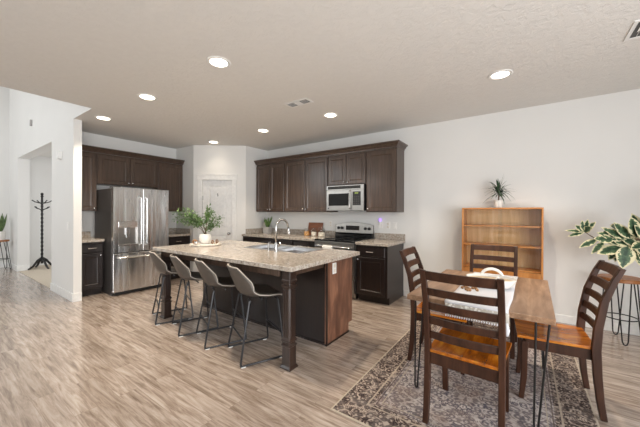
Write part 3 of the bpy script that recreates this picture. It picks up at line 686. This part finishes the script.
fronds = [((-.28, 0, .25), .08), ((-.22, .05, .28), .10), ((-.26, -.04, .17), .06), ((-.20, 0, .14), .05), ((-.25, .02, .21), .05), ((-.15, .02, .22), .05), ((-.16, 0, .17), .05), ((.02, .05, .30), .05), ((.10, -.03, .24), .05), ((.17, .02, .19), .06), ((.15, .05, .12), .05), ((.05, -.05, .22), .04), ((-.06, -.06, .17), .04), ((.12, .0, .09), .05)]
for (a, b, c), sag in fronds:
    tip = rt * a * (1.42 if a < 0 else 1.1) + fwd * b * 1.3 + Vector((0, 0, .12 + c * 1.2)); st_ = Vector((rr.uniform(-.02, .02), rr.uniform(-.02, .02), .115))
    pts = bez(st_, st_ + Vector((tip.x * .2, tip.y * .2, (tip.z - .115) * .8)), tip, 9)
    stm.tube(pts, [.0035 - .0025 * i / 9 for i in range(10)], 5)
    for i in range(4, 10):
        p = pts[i]; tg = (pts[i] - pts[i - 1]).normalized()
        for k in range(17):
            dv = (tg * rr.uniform(.1, 1.0) + Vector((rr.uniform(-1, 1), rr.uniform(-1, 1), rr.uniform(-.7, .8)))).normalized()
            q = p + dv * rr.uniform(0, .042) + tg * rr.uniform(-.02, .01)
            fo.leaf(q, dv, Vector((rr.uniform(-.4, .4), rr.uniform(-.4, .4), 1)), rr.uniform(.032, .052), rr.uniform(.013, .020), rr.uniform(0, .3), .2, 2)
fo.build('foliage', 'fern', pl, smooth=True, fixn=False); stm.build('stems', 'stem', pl, smooth=True)
ch = thing('wooden_chain', 'brown wooden link chain curled around the pot on the tray', 'decor', TC + Vector((0, 0, .0245)))
for i, (u, v_, tilt) in enumerate([(-.135, -.04, 0), (-.105, -.085, 1), (-.155, .015, 1), (.115, -.06, 0), (.150, -.025, 1), (.140, .035, 0)]):
    c = rt * u + fwd * v_; pts = []
    for k in range(14):
        a = 2 * math.pi * k / 14; e = Vector((.026 * math.cos(a), 0, .020 * math.sin(a)))
        ax_ = (rt * math.cos(.5 * i) + fwd * math.sin(.5 * i)).normalized()
        pts.append(Vector((c.x, c.y, .027)) + ax_ * e.x + Vector((0, 0, e.z)))
    MB().tube(pts, .007, 7, closed=True).build('link', 'bead', ch, smooth=True)
c = rt * -.075 + fwd * -.130
tag(MB().ball((0, 0, .022), .022, 16, 10).build('ornament_ball', 'bright', smooth=True, loc=TC + Vector((c.x, c.y, .0245))), 'small silver ball on the left of the island tray', 'ornament')

# ------------------------------------------------------------------ things on the range wall counter
def succ(label, loc, mat, blades, hh, potd):
    t = thing('potted_succulent', label, 'potted plant', loc, R(10), 'succulents on the counter')
    r0, r1, h = potd
    MB().rings([sq(r0, 0, .006), sq(r1, h, .006), sq(r1 - .006, h, .006), sq(r1 - .008, h - .012, .004)]).build('pot', mat, t, bevel=.003)
    f = MB(); q = random.Random(hh)
    for i in range(blades):
        a = 2 * math.pi * i / blades + q.uniform(-.3, .3); lean = q.uniform(.10, .50); L = q.uniform(.14, .25) if blades > 6 else q.uniform(.05, .08)
        d = Vector((math.cos(a) * lean, math.sin(a) * lean, 1)).normalized(); b0 = Vector((math.cos(a) * .02, math.sin(a) * .02, h - .012))
        f.tube([b0, b0 + d * L * .35, b0 + d * L * .75 + Vector((0, 0, .004)), b0 + d * L + Vector((0, 0, .01))], [.010, .013, .010, .002], 6)
    f.build('foliage', 'green', t, smooth=True)
succ('spiky green succulent in a white square pot near the corner', (-4.50, 4.44, CT1 + .001), 'concrete', 13, 5, (.060, .072, .14))
succ('small succulent in a taller grey pot behind the green one', (-4.70, 4.58, CT1 + .001), 'concrete', 5, 9, (.045, .052, .235))
cbd = MB().box(-.175, 0, 0, .175, .018, .255)
o = tag(cbd.build('cutting_board', 'board', bevel=.01), 'brown wooden cutting board leaning on the backsplash', 'cutting board')
o.location = (-3.395, 4.625, CT1 + .004); o.rotation_euler = (R(-12), 0, 0)
JG = 'glass jars on the counter'
def jar(label, x, y, r, h, fill, fm):
    t = thing('glass_jar', label, 'jar', (x, y, CT1 + .001), 0, JG)
    MB().lathe([(r * .96, 0), (r, .006), (r, h * .78), (r * .75, h * .88), (r * .75, h * .92), (r * .73, h * .92), (r * .73, h * .87), (r - .004, h * .77), (r - .004, .006), (.001, .004)], n=20).build('jar_body', 'glass', t, smooth='auto')
    MB().lathe([(r - .006, .007), (r - .006, h * fill), (.001, h * fill + .004)], n=16).build('contents', fm, t, smooth='auto')
    MB().lathe([(r * .78, h * .921), (r * .78, h * .97), (r * .3, h * .985), (r * .22, h * 1.02), (r * .26, h * 1.06), (.001, h * 1.08)], n=16).build('lid', 'glass', t, smooth='auto')
jar('glass jar of golden contents at the left of three jars', -3.46, 4.47, .058, .155, .55, 'amber')
jar('glass jar of pale contents in the middle of three jars', -3.31, 4.50, .058, .155, .5, 'sugar')
jar('larger glass jar of white contents nearest the range', -3.14, 4.51, .072, .175, .42, 'sugar')
def plate(label, x, z, wall='y', kind='outlet'):
    t = thing('wall_outlet' if kind == 'outlet' else 'light_switch', label, 'outlet' if kind == 'outlet' else 'switch', (x, WY - .0005, z), 0, 'wall plates')
    Bx(-.036, -.006, -.058, .036, 0, .058).build('cover_plate', 'white_plastic', t, bevel=.002)
    if kind == 'outlet': MB().box(-.018, -.008, .008, .018, -.006, .042).box(-.018, -.008, -.042, .018, -.006, -.008).build('sockets', 'cream', t)
    else: MB().box(-.015, -.010, -.03, .015, -.006, .03).build('rocker', 'white_plastic', t)
plate('white wall outlet just right of the night light', -1.90, 1.150)
plate('white light switch right of the night light outlet', -1.78, 1.145, kind='switch')
plate('white wall outlet between the jars and the range', -3.06, 1.145)
nl = thing('night_light', 'glowing purple plug in night light on the kitchen wall', 'night light', (-2.03, WY - .001, 1.17))
Bx(-.036, -.006, -.07, .036, 0, .06).build('socket_plate', 'white_plastic', nl, bevel=.002)
Bx(-.022, -.035, -.02, .022, -.006, .05).build('plug_body', 'white_plastic', nl, bevel=.004)
MB().lathe([(.02, 0), (.026, .02), (.022, .05), (.001, .06)], (0, -.03, .045), 14, 1, .7).build('glow_shade', 'purple', nl, smooth=True)

# ------------------------------------------------------------------ hall things
def on_hall(name, label, cat, x, z, w_, h, d, mat='white_plastic'):
    t = thing(name, label, cat, (x, WGY - .0005, z))
    Bx(-w_ / 2, -d, -h / 2, w_ / 2, 0, h / 2).build('cover', mat, t, bevel=.003); return t
t = on_hall('door_chime', 'white door chime box high on the wing wall', 'door chime', -6.17, 2.277, .13, .12, .05)
t = on_hall('light_switch', 'white light switch on the wing wall beside the doorway', 'switch', -5.81, 1.14, .075, .12, .007)
Bx(-.015, -.011, -.03, .015, -.007, .03).build('rocker', 'white_plastic', t)
t = on_hall('wall_sensor', 'small grey sensor high on the tall white wall', 'sensor', -8.09, 3.14, .06, .12, .03, 'concrete')
rk = thing('coat_rack', 'black turned wood coat rack in the far doorway', 'coat rack', (-9.43, 1.85, .0065), R(15))
pr = [(.022, .12)]
for i in range(14): pr += [(.026, .16 + i * .095), (.018, .20 + i * .095), (.026, .245 + i * .095)]
pr += [(.024, 1.50), (.020, 1.70), (.030, 1.72), (.020, 1.745), (.030, 1.77), (.022, 1.80), (.001, 1.81)]
MB().lathe(pr, n=14).build('pole', 'black_metal', rk, smooth='auto')
for k in range(4):
    a = R(k * 90); d = Vector((math.cos(a), math.sin(a), 0))
    MB().tube([d * .015 + Vector((0, 0, .25)), d * .08 + Vector((0, 0, .20)), d * .17 + Vector((0, 0, .07)), d * .235 + Vector((0, 0, .022)), d * .26 + Vector((0, 0, .021))], [.022, .024, .022, .02, .016], 8).build('leg', 'black_metal', rk, smooth=True)
    for z, L in ((1.55, .19), (1.40, .17)):
        d2 = Vector((math.cos(a + (.4 if z < 1.5 else 0)), math.sin(a + (.4 if z < 1.5 else 0)), 0))
        MB().tube([d2 * .01 + Vector((0, 0, z)), d2 * L * .7 + Vector((0, 0, z + .035)), d2 * L + Vector((0, 0, z + .075))], [.011, .010, .012], 7).build('peg', 'black_metal', rk, smooth=True)
def hairpin_stool(label, loc, rot, h, r, foot, group):
    t = thing('hairpin_stool', label, 'stool', loc, rot, group)
    MB().lathe([(r - .006, h - .038), (r, h - .034), (r, h - .006), (r - .006, h), (.001, h)], n=32).build('stool_top', 'stoolwood', t, smooth='auto')
    for k in range(4):
        a = R(45 + 90 * k); d = Vector((math.cos(a), math.sin(a), 0)); s_ = Vector((-d.y, d.x, 0))
        top = d * r * .62 + Vector((0, 0, h - .04)); bot = d * foot
        MB().tube([top + s_ * .055, bot + s_ * .022 + Vector((0, 0, .04)), bot + s_ * .012 + Vector((0, 0, .012)), bot + Vector((0, 0, .006)), bot - s_ * .012 + Vector((0, 0, .012)), bot - s_ * .022 + Vector((0, 0, .04)), top - s_ * .055], .006, 8).build('leg', 'black_metal', t, smooth='auto')
    zz = .25; rr_ = foot + (r * .62 - foot) * zz / h - .012
    MB().tube([(rr_ * math.cos(2 * math.pi * i / 32), rr_ * math.sin(2 * math.pi * i / 32), zz) for i in range(32)], .006, 8, closed=True).build('foot_ring', 'black_metal', t, smooth=True)
    return t
hairpin_stool('hairpin leg stool with wood top under the far hall plant', (-9.97, 1.24, 0), R(10), .70, .15, .19, 'hairpin stools')
sn = thing('snake_plant', 'upright snake plant in a white pot on the hall stool', 'potted plant', (-9.97, 1.24, .7005))
pot(MB(), .075, .085, .20).build('pot', 'ceramic', sn, smooth='auto')
MB().lathe([(.076, 0), (.001, .004)], (0, 0, .18), 18).build('soil', 'soil', sn)
f = MB(); q = random.Random(2)
for i in range(11):
    a = q.uniform(0, 6.28); le = q.uniform(.05, .38); f.leaf((math.cos(a) * .03, math.sin(a) * .03, .18), (math.cos(a) * le, math.sin(a) * le, 1), (math.cos(a), math.sin(a), .2), q.uniform(.3, .52), .06, .0, .25, 6, .8)
f.build('foliage', 'snake', sn, smooth=True, fixn=False)

# ------------------------------------------------------------------ ceiling
LG = 'recessed ceiling lights'
lights = [(-2.34, 1.672, 'recessed ceiling light over the near end of the island'), (-3.76, 1.680, 'recessed ceiling light over the far end of the stools'),
          (-5.145, 1.683, 'recessed ceiling light in front of the wing wall'), (-3.655, 3.496, 'recessed ceiling light in front of the corner wall cabinet'),
          (-5.07, 3.505, 'recessed ceiling light in front of the pantry door'), (-2.28, 3.49, 'recessed ceiling light in front of the microwave, nearest the ceiling vent'), (-.205, 3.444, 'recessed ceiling light over the dining table')]
for x, y, lab in lights:
    t = thing('recessed_light', lab, 'ceiling light', (x, y, H), 0, LG)
    MB().lathe([(.078, 0), (.080, -.006), (.104, -.007), (.110, -.001), (.110, 0)], n=32).build('trim_ring', 'white_plastic', t, smooth='auto')
    MB().lathe([(.079, -.002), (.074, -.007), (.001, -.009)], n=28).build('diffuser', 'lamp', t, smooth='auto')
    d = bpy.data.lights.new('lamp', 'AREA'); d.shape = 'DISK'; d.size = .14; d.energy = LAMP_W * (.10 if 'pantry' in lab else 1); d.color = (1, .86, .68); d.spread = R(105)
    lo_ = bpy.data.objects.new('lamp', d); C.objects.link(lo_); lo_.parent = t; lo_.location = (0, 0, -.02)
def vent(label, x, y, w_, d_, rot=0):
    t = thing('ceiling_vent', label, 'vent', (x, y, H), rot, 'ceiling vents')
    hx, hy = w_ / 2, d_ / 2
    MB().box(-hx, -hy, -.006, hx, -hy + .025, 0).box(-hx, hy - .025, -.006, hx, hy, 0).box(-hx, -hy + .025, -.006, -hx + .025, hy - .025, 0).box(hx - .025, -hy + .025, -.006, hx, hy - .025, 0).build('frame', 'white_plastic', t)
    Bx(-hx + .025, -hy + .025, -.0015, hx - .025, hy - .025, -.0005).build('dark_duct_plate', 'grey_side', t)  # dark plate in place of the shaded duct behind the louvers
    for k in range(3):
        a = -hx + .03 + k * (w_ - .06) / 3; b = a + (w_ - .06) / 3 - .006; g = MB()
        for i in range(7):
            yy = -hy + .03 + i * (d_ - .06) / 7
            sl = .008 if k == 1 else -.008
            g.add([(a, yy, -.002), (b, yy, -.002), (b, yy + .006 + sl, -.006), (a, yy + .006 + sl, -.006)], [(0, 1, 2, 3)])
        o = g.build('louver', 'white_plastic', t); o.modifiers.new('s', 'SOLIDIFY').thickness = .001
vent('white ceiling vent near the center of the ceiling', -2.365, 2.875, .36, .16)
vent('white ceiling vent at the right edge over the dining area', .80, 3.19, .30, .30, R(90))

# ------------------------------------------------------------------ dining set
RUGC = (-.345, 2.90)
o = MB().box(-RUG_HX, -RUG_HY, 0, RUG_HX, RUG_HY, .008).build('area_rug', 'rug', loc=(RUGC[0], RUGC[1], .0002), bevel=.002)
tag(o, 'distressed grey and brown oriental rug under the dining table', 'rug')
RZ = .0085
TBX, TBY, TBR = -.264, 2.70, R(-1.2)
tb = thing('dining_table', 'rectangular wood dining table on black hairpin legs', 'table', (TBX, TBY, RZ), TBR)
TW, TL, TT = .425, .60, .758
Bx(-TW, -TL, TT - .036, TW, TL, TT).build('tabletop', 'table', tb, bevel=.004)
for sx in (-1, 1):
    for sy in (-1, 1):
        cx_, cy_ = sx * (TW - .07), sy * (TL - .085); ft = Vector((sx * (TW - .03), sy * (TL - .155 if sy < 0 else TL - .10), 0))
        a = Vector((cx_ - sx * .0, cy_ + sy * .04, TT - .04)); b = Vector((cx_ + sx * .035, cy_ - sy * .09, TT - .04))
        if sy < 0 and sx > 0: a = Vector((cx_ - .02, cy_ - .02, TT - .04)); b = Vector((cx_ + .045, cy_ - .02, TT - .04)); ft = Vector((TW - .085, -TL + .16, 0))
        if sy < 0 and sx < 0: a = Vector((cx_ - .035, cy_, TT - .04)); b = Vector((cx_ + .03, cy_ - .02, TT - .04)); ft = Vector((-TW + .02, -TL + .16, 0))
        e = (a - b).normalized() * .010
        l = MB().tube([a, ft + e * 1.2 + Vector((0, 0, .05)), ft + e + Vector((0, 0, .014)), ft + Vector((0, 0, .006)), ft - e + Vector((0, 0, .014)), ft - e * 1.2 + Vector((0, 0, .05)), b], .0062, 8).build('leg', 'black_metal', tb, smooth='auto')
        mid = (a + b) / 2; MB().box(mid.x - .045, mid.y - .045, TT - .041, mid.x + .045, mid.y + .045, TT - .0365).build('mounting_plate', 'black_metal', l)

def make_chair():
    t = thing('dining_chair', '', 'chair', group='dining chairs around the table')
    def ty(z):          # rear stile line
        ks = [(0, -.240), (.12, -.222), (.28, -.208), (.45, -.200), (.60, -.210), (.78, -.240), (.92, -.288), (1.0, -.324)]
        for (a, ya), (b, yb) in zip(ks, ks[1:]):
            if z <= b: return ya + (yb - ya) * (z - a) / (b - a)
        return ks[-1][1]
    zs = [0, .06, .12, .2, .28, .36, .45, .52, .60, .69, .78, .85, .92, 1.0]
    for s_ in (-1, 1):
        MB().beam([(s_ * .208, ty(z), z) for z in zs], .034, [.036, .038, .04, .043, .046, .048, .05, .048, .046, .043, .040, .037, .034, .030]).build('leg', 'chair', t, bevel=.004)
        MB().beam([(s_ * .195, .205, 0), (s_ * .195, .190, .16), (s_ * .195, .185, .42)], .038, [.030, .038, .042]).build('leg', 'chair', t, bevel=.004)
    for z, h in ((.966, .060), (.857, .050), (.759, .048), (.662, .048), (.566, .048)):
        lo = []
        for i in range(9):
            u = (i - 4) / 4; bow = -.022 * (1 - u * u); x = u * .194
            y0, y1 = ty(z - h / 2) + bow, ty(z + h / 2) + bow
            lo.append([(x, y0 - .009, z - h / 2), (x, y0 + .009, z - h / 2), (x, y1 + .009, z + h / 2), (x, y1 - .009, z + h / 2)])
        MB().rings(lo).build('slat', 'chair', t, bevel=.003)
    # scooped seat of amber boards
    P = []; nx, ny = 12, 12
    top = lambda u, v: .466 - .010 * (1 - abs(u) ** 2.2) * (1 - abs(v * 1.05 - .05) ** 3)
    vs = []; fs = []
    for i in range(nx + 1):
        for j in range(ny + 1):
            u = -1 + 2 * i / nx; v = -1 + 2 * j / ny
            hw = .205 + .022 * (v + 1) / 2; vs.append((u * hw, .013 + v * .220, top(u, v)))
    k = len(vs)
    for i in range(nx):
        for j in range(ny):
            a = i * (ny + 1) + j; fs.append((a, a + ny + 1, a + ny + 2, a + 1))
    per = [i * (ny + 1) for i in range(nx + 1)] + [nx * (ny + 1) + j for j in range(1, ny + 1)] + [i * (ny + 1) + ny for i in range(nx - 1, -1, -1)] + [j for j in range(ny - 1, 0, -1)]
    for p in per: vs.append((vs[p][0], vs[p][1], .447))
    n = len(per)
    for i in range(n): fs.append((per[i], k + i, k + (i + 1) % n, per[(i + 1) % n]))
    fs.append(tuple(k + i for i in range(n)))
    MB().add(vs, fs).build('seat', 'seat', t, bevel=.003)
    MB().box(-.19, .178, .375, .19, .198, .447).box(-.19, -.21, .375, .19, -.19, .447).box(-.203, -.18, .375, -.183, .18, .447).box(.183, -.18, .375, .203, .18, .447).build('seat_frame', 'chair', t, bevel=.002)
    return t
ch0 = make_chair()
clabels = ['dark ladder back dining chair nearest the camera, its back to the camera', 'dark ladder back chair at the left end, beside the kitchen cabinets',
           'dark ladder back chair on the far side, in front of the glass cabinet', 'dark ladder back chair at the right, side view beside the hairpin stool']
cpos = [(-.300, 2.165, -2), (-.628, 2.880, -88), (-.280, 3.452, 180), (.178, 2.815, 94)]
for i, (x, y, a) in enumerate(cpos):
    c_ = ch0 if i == 0 else copy_tree(ch0)
    c_.location = (x, y, RZ); c_.rotation_euler = (0, 0, R(a)); c_['label'] = clabels[i]
# runner
rn = thing('table_runner', 'white cloth runner with crocheted end hanging off the table front', 'table runner', (TBX, TBY, RZ + TT + .0008), TBR)
RX0, RX1, RYF = -.16, .205, -TL
q = random.Random(5); P = []
for i in range(15):
    x = RX0 + (RX1 - RX0) * i / 14; row = []
    for y, z in [(.585, .001), (.3, .001), (0, .001), (-.3, .001), (-.5, .001), (-TL + .01, .001), (-TL - .004, -.001), (-TL - .006, -.006), (-TL - .007, -.012)]:
        wv = .002 * math.sin(i * 1.1 + y * 9) if z > 0 else 0
        row.append((x + .004 * math.sin(y * 14), y + (.004 * math.sin(i * 2.) if y > .5 else 0), z + .0012 + abs(wv)))
    P.append(row)
cl = MB().grid(P).build('cloth', 'linen', rn, smooth=True); s_ = cl.modifiers.new('s', 'SOLIDIFY'); s_.thickness = .0014; s_.offset = 1
P = []
for i in range(15):
    x = RX0 + (RX1 - RX0) * i / 14; fw_ = -.006 * math.sin(i * 1.4)
    P.append([(x, -TL - .009, -.010), (x, -TL - .011 + fw_ * .6, -.045), (x, -TL - .012 + fw_, -.082 - (.006 if i % 2 else 0))])
lc = MB().grid(P).build('lace_edge', 'lace', rn, smooth=True); s_ = lc.modifiers.new('s', 'SOLIDIFY'); s_.thickness = .0016
# right side of the cloth hangs loose with tassels at its corner
fr_ = MB()
for i in range(26):
    x = RX0 + .006 + (RX1 - RX0 - .012) * i / 25
    fr_.tube([(x, -TL - .012, -.086), (x + .002, -TL - .014, -.092), (x - .001, -TL - .013, -.099)], [.004, .005, .002], 5)
fr_.tube([(RX1 - .012, -TL - .014, -.07), (RX1 - .008, -TL - .016, -.11), (RX1 - .012, -TL - .016, -.145)], [.006, .013, .010], 7)
fr_.build('tassels', 'linen', rn, smooth=True)
# bowl
bw = thing('serving_bowl', 'white ceramic oval bowl with a loop handle on the runner', 'bowl', (-.222, 2.71, RZ + TT + .0042))
pr = [(.11, 0), (.14, .012), (.172, .055), (.178, .075), (.172, .076), (.165, .056), (.133, .017), (.001, .012)]
MB().lathe(pr, n=40, sy=.76).build('bowl_body', 'ceramic', bw, smooth='auto')
MB().lathe([(.1635, .0565), (.131, .0185), (.001, .0135)], n=40, sy=.76).build('bowl_interior', 'tan', bw, smooth='auto')
hp = [(-.078, .124, .045)] + [(-.076 * math.cos(R(a)), .132, .060 + .062 * math.sin(R(a))) for a in range(0, 181, 18)] + [(.078, .124, .045)]
MB().tube(hp, .0125, 10).build('loop_handle', 'ceramic', bw, smooth=True)
GG = 'wooden bead strings by the bowl'
def garland(label, pts, r, mat, loc):
    t = tag(bpy.data.objects.new('bead_garland', None), label, 'bead garland', GG); C.objects.link(t); t.location = loc
    for p in pts: MB().ball(p, r, 9, 6).build('bead', mat, t, smooth=True)
pts = [(.07 * math.cos(a * .55) * (1 - .02 * a), .055 * math.sin(a * .55) + .01, .026 + .0035 * a) for a in range(13)]
garland('string of white beads heaped inside the ceramic bowl', pts, .015, 'ceramic', (-.222, 2.71, RZ + TT + .0042))
pts = [(.10 * (i / 13 - .5) + .008 * math.sin(i * 2.1), .06 * math.sin(i * .75), .0105) for i in range(14)]
garland('string of brown wooden beads lying left of the bowl', pts, .0115, 'bead', (-.345, 2.50, RZ + TT + .004))

# ------------------------------------------------------------------ glass fronted cabinet
HX0, HX1, HY0, HY1, HT = -.700, .190, 4.380, 4.690, 1.436
hu = thing('display_cabinet', 'honey oak bookcase with sliding glass doors against the wall', 'cabinet', ((HX0 + HX1) / 2, HY0, 0))
W_ = (HX1 - HX0) / 2; D_ = HY1 - HY0
MB().box(-W_, 0, .12, -W_ + .02, D_, HT - .02).box(W_ - .02, 0, .12, W_, D_, HT - .02).box(-W_, 0, HT - .02, W_, D_, HT).box(-W_ + .02, .01, .12, W_ - .02, D_, .14).build('case', 'oak', hu, bevel=.002)
Bx(-W_ + .02, D_ - .01, .14, W_ - .02, D_ - .002, HT - .02).build('back_panel', 'oak_back', hu)
for z in (1.205, .950, .650): Bx(-W_ + .0205, .035, z - .018, W_ - .0205, D_ - .0105, z).build('shelf', 'oak', hu, bevel=.002)
for x0, x1 in ((-W_ + .022, -.003), (.003, W_ - .022)):
    d = Bx(x0, .004, .142, x1, .024, .630).build('door', 'oak', hu, bevel=.003)
for x0, x1, y in ((-W_ + .022, .02, .010), (-.02, W_ - .022, .022)):
    g = Bx(x0, y, .652, x1, y + .004, HT - .022).build('glass_door', 'glass', hu)
for x in (-W_ + .03, W_ - .03):
    for y in (.03, D_ - .03): MB().lathe([(.013, 0), (.02, .12)], (x, y, 0), 12).build('leg', 'oak', hu, smooth='auto')
dp_ = thing('dracaena_plant', 'spiky dracaena in a white pot on top of the oak bookcase', 'potted plant', (-.283, 4.535, HT + .0005))
pot(MB(), .042, .054, .10).build('pot', 'ceramic', dp_, smooth='auto')
MB().lathe([(.046, 0), (.001, .003)], (0, 0, .09), 16).build('soil', 'soil', dp_)
MB().tube([(0, 0, .08), (.004, .002, .17), (0, 0, .24)], [.009, .008, .008], 7).build('stem', 'stem', dp_, smooth=True)
f = MB(); q = random.Random(11)
for i in range(80):
    a = q.uniform(0, 6.28); el = q.uniform(-.2, 1.35); L = q.uniform(.16, .30) * (.85 if el < .2 else 1)
    if math.sin(a) > .3: L *= .6
    b0 = Vector((0, 0, q.uniform(.17, .25))); d = Vector((math.cos(a) * math.cos(el), math.sin(a) * math.cos(el), math.sin(el)))
    f.leaf(b0, d, Vector((0, 0, 1)) if el < 1 else Vector((math.cos(a + 1.57), math.sin(a + 1.57), 0)).cross(d), L, .019, .55 * math.cos(el), .3, 6, .6)
f.build('foliage', 'dracaena', dp_, smooth=True, fixn=False)

# ------------------------------------------------------------------ right side: stool and rubber plant
hairpin_stool('hairpin leg bar stool with round wood top below the rubber plant', (.852, 4.425, 0), R(47), .682, .183, .165, 'hairpin stools')
rp = thing('rubber_plant', 'variegated rubber plant with broad cream edged leaves at the right edge', 'plant', (1.42, 4.25, 0))
pot(MB(), .13, .16, .32).build('pot', 'ceramic', rp, smooth='auto')
MB().lathe([(.145, 0), (.001, .006)], (0, 0, .29), 20).build('soil', 'soil', rp)
sm, lf = MB(), MB(); q = random.Random(21)
def branch(pts, r0, r1, leaves):
    sm.tube(pts, [r0 + (r1 - r0) * i / (len(pts) - 1) for i in range(len(pts))], 7)
    for (p, d, L, W) in leaves: lf.leaf(p, d, Vector((q.uniform(-.3, .3), -.75, .65)), L, W, q.uniform(.0, .2), .12, 6, .85)
O = Vector((1.42, 4.25, 0))
def A(x, y, z): return Vector((x, y, z)) - O
b1 = bez(A(1.42, 4.25, .28), A(1.25, 4.2, 1.0), A(.90, 4.16, 1.12), 8)
branch(b1, .014, .009, [])
b2 = bez(A(.95, 4.16, 1.09), A(.72, 4.14, .98), A(.525, 4.14, 1.17), 8)
branch(b2, .007, .004, [])
def L_(p, dx, dz, L, W, dy=-.25):
    L *= 1.15; W *= 1.42
    lf.leaf(p, Vector((dx, dy, dz)), Vector((q.uniform(-.25, .25), -.85, .55)), L, W, .06, .10, 6, .85)
tip = b2[-1]
for dx, dz, L, W in ((-1, .12, .15, .030), (-.95, -.3, .13, .035), (-.2, 1, .12, .045), (.15, 1, .13, .040), (.55, .8, .13, .045), (-.75, .7, .10, .05), (.1, .2, .10, .05)): L_(tip, dx, dz, L, W)
for i, (dx, dz, L, W) in ((6, (-1, -.55, .15, .05)), (5, (-.7, -.8, .14, .045)), (5, (.1, 1, .14, .045)), (3, (-.2, -1, .15, .06)), (2, (-.8, .5, .12, .06)), (4, (-.4, .9, .08, .04))): L_(b2[i], dx, dz, L, W)
c0 = A(.80, 4.15, 1.06)
for (x, z, dx, dz, L, W) in ((.74, 1.10, -1, .1, .14, .075), (.80, 1.03, -1, -.35, .18, .085), (.84, 1.04, -.25, -1, .19, .105), (.92, 1.03, .25, -1, .20, .09), (.82, 1.10, -.9, .35, .20, .075),
                             (.86, 1.12, -.6, .8, .19, .07), (.90, 1.14, -.25, 1, .19, .085), (.95, 1.14, .3, 1, .19, .08), (.93, 1.09, 1, .1, .19, .085), (.95, 1.04, .9, -.5, .18, .085), (.78, 1.02, -.55, -.9, .13, .06),
                             (.84, 1.11, -.85, .55, .21, .06), (1.0, 1.2, .1, 1, .18, .09), (1.02, 1.1, 1, .4, .2, .09), (.97, 1.12, -.4, .6, .16, .08), (.9, 1.08, -.8, 0, .18, .09)):
    L_(A(x, 4.15 + q.uniform(-.05, .04), z), dx, dz, L, W)
for _ in range(14):
    L_(A(q.uniform(.80, 1.02), 4.17 + q.uniform(-.04, .08), q.uniform(1.02, 1.20)), q.uniform(-1, .6), q.uniform(-.8, 1), q.uniform(.14, .18), q.uniform(.06, .085))
b3 = bez(A(1.42, 4.25, .28), A(1.45, 4.2, 1.0), A(1.25, 4.15, 1.5), 8); branch(b3, .014, .006, [])
for i in range(3, 9):
    for k in range(3): a = q.uniform(0, 6.28); lf.leaf(b3[i], Vector((math.cos(a), math.sin(a) * .5 - .2, .4)), Vector((0, -.6, .8)), .19, .09, .25, .1, 6, .85)
sm.build('stems', 'stem', rp, smooth=True)
o = lf.build('foliage', 'rubber', rp, smooth=True, fixn=False)
at = o.data.attributes.new('edge', 'FLOAT', 'POINT')
for (s0, n_) in lf.edge:
    for i in range(n_):
        e = 1.0 if i == n_ - 1 else .72
        for j in range(3): at.data[s0 + i * 3 + j].value = e if j != 1 else (.12 if i < n_ - 1 else .8)
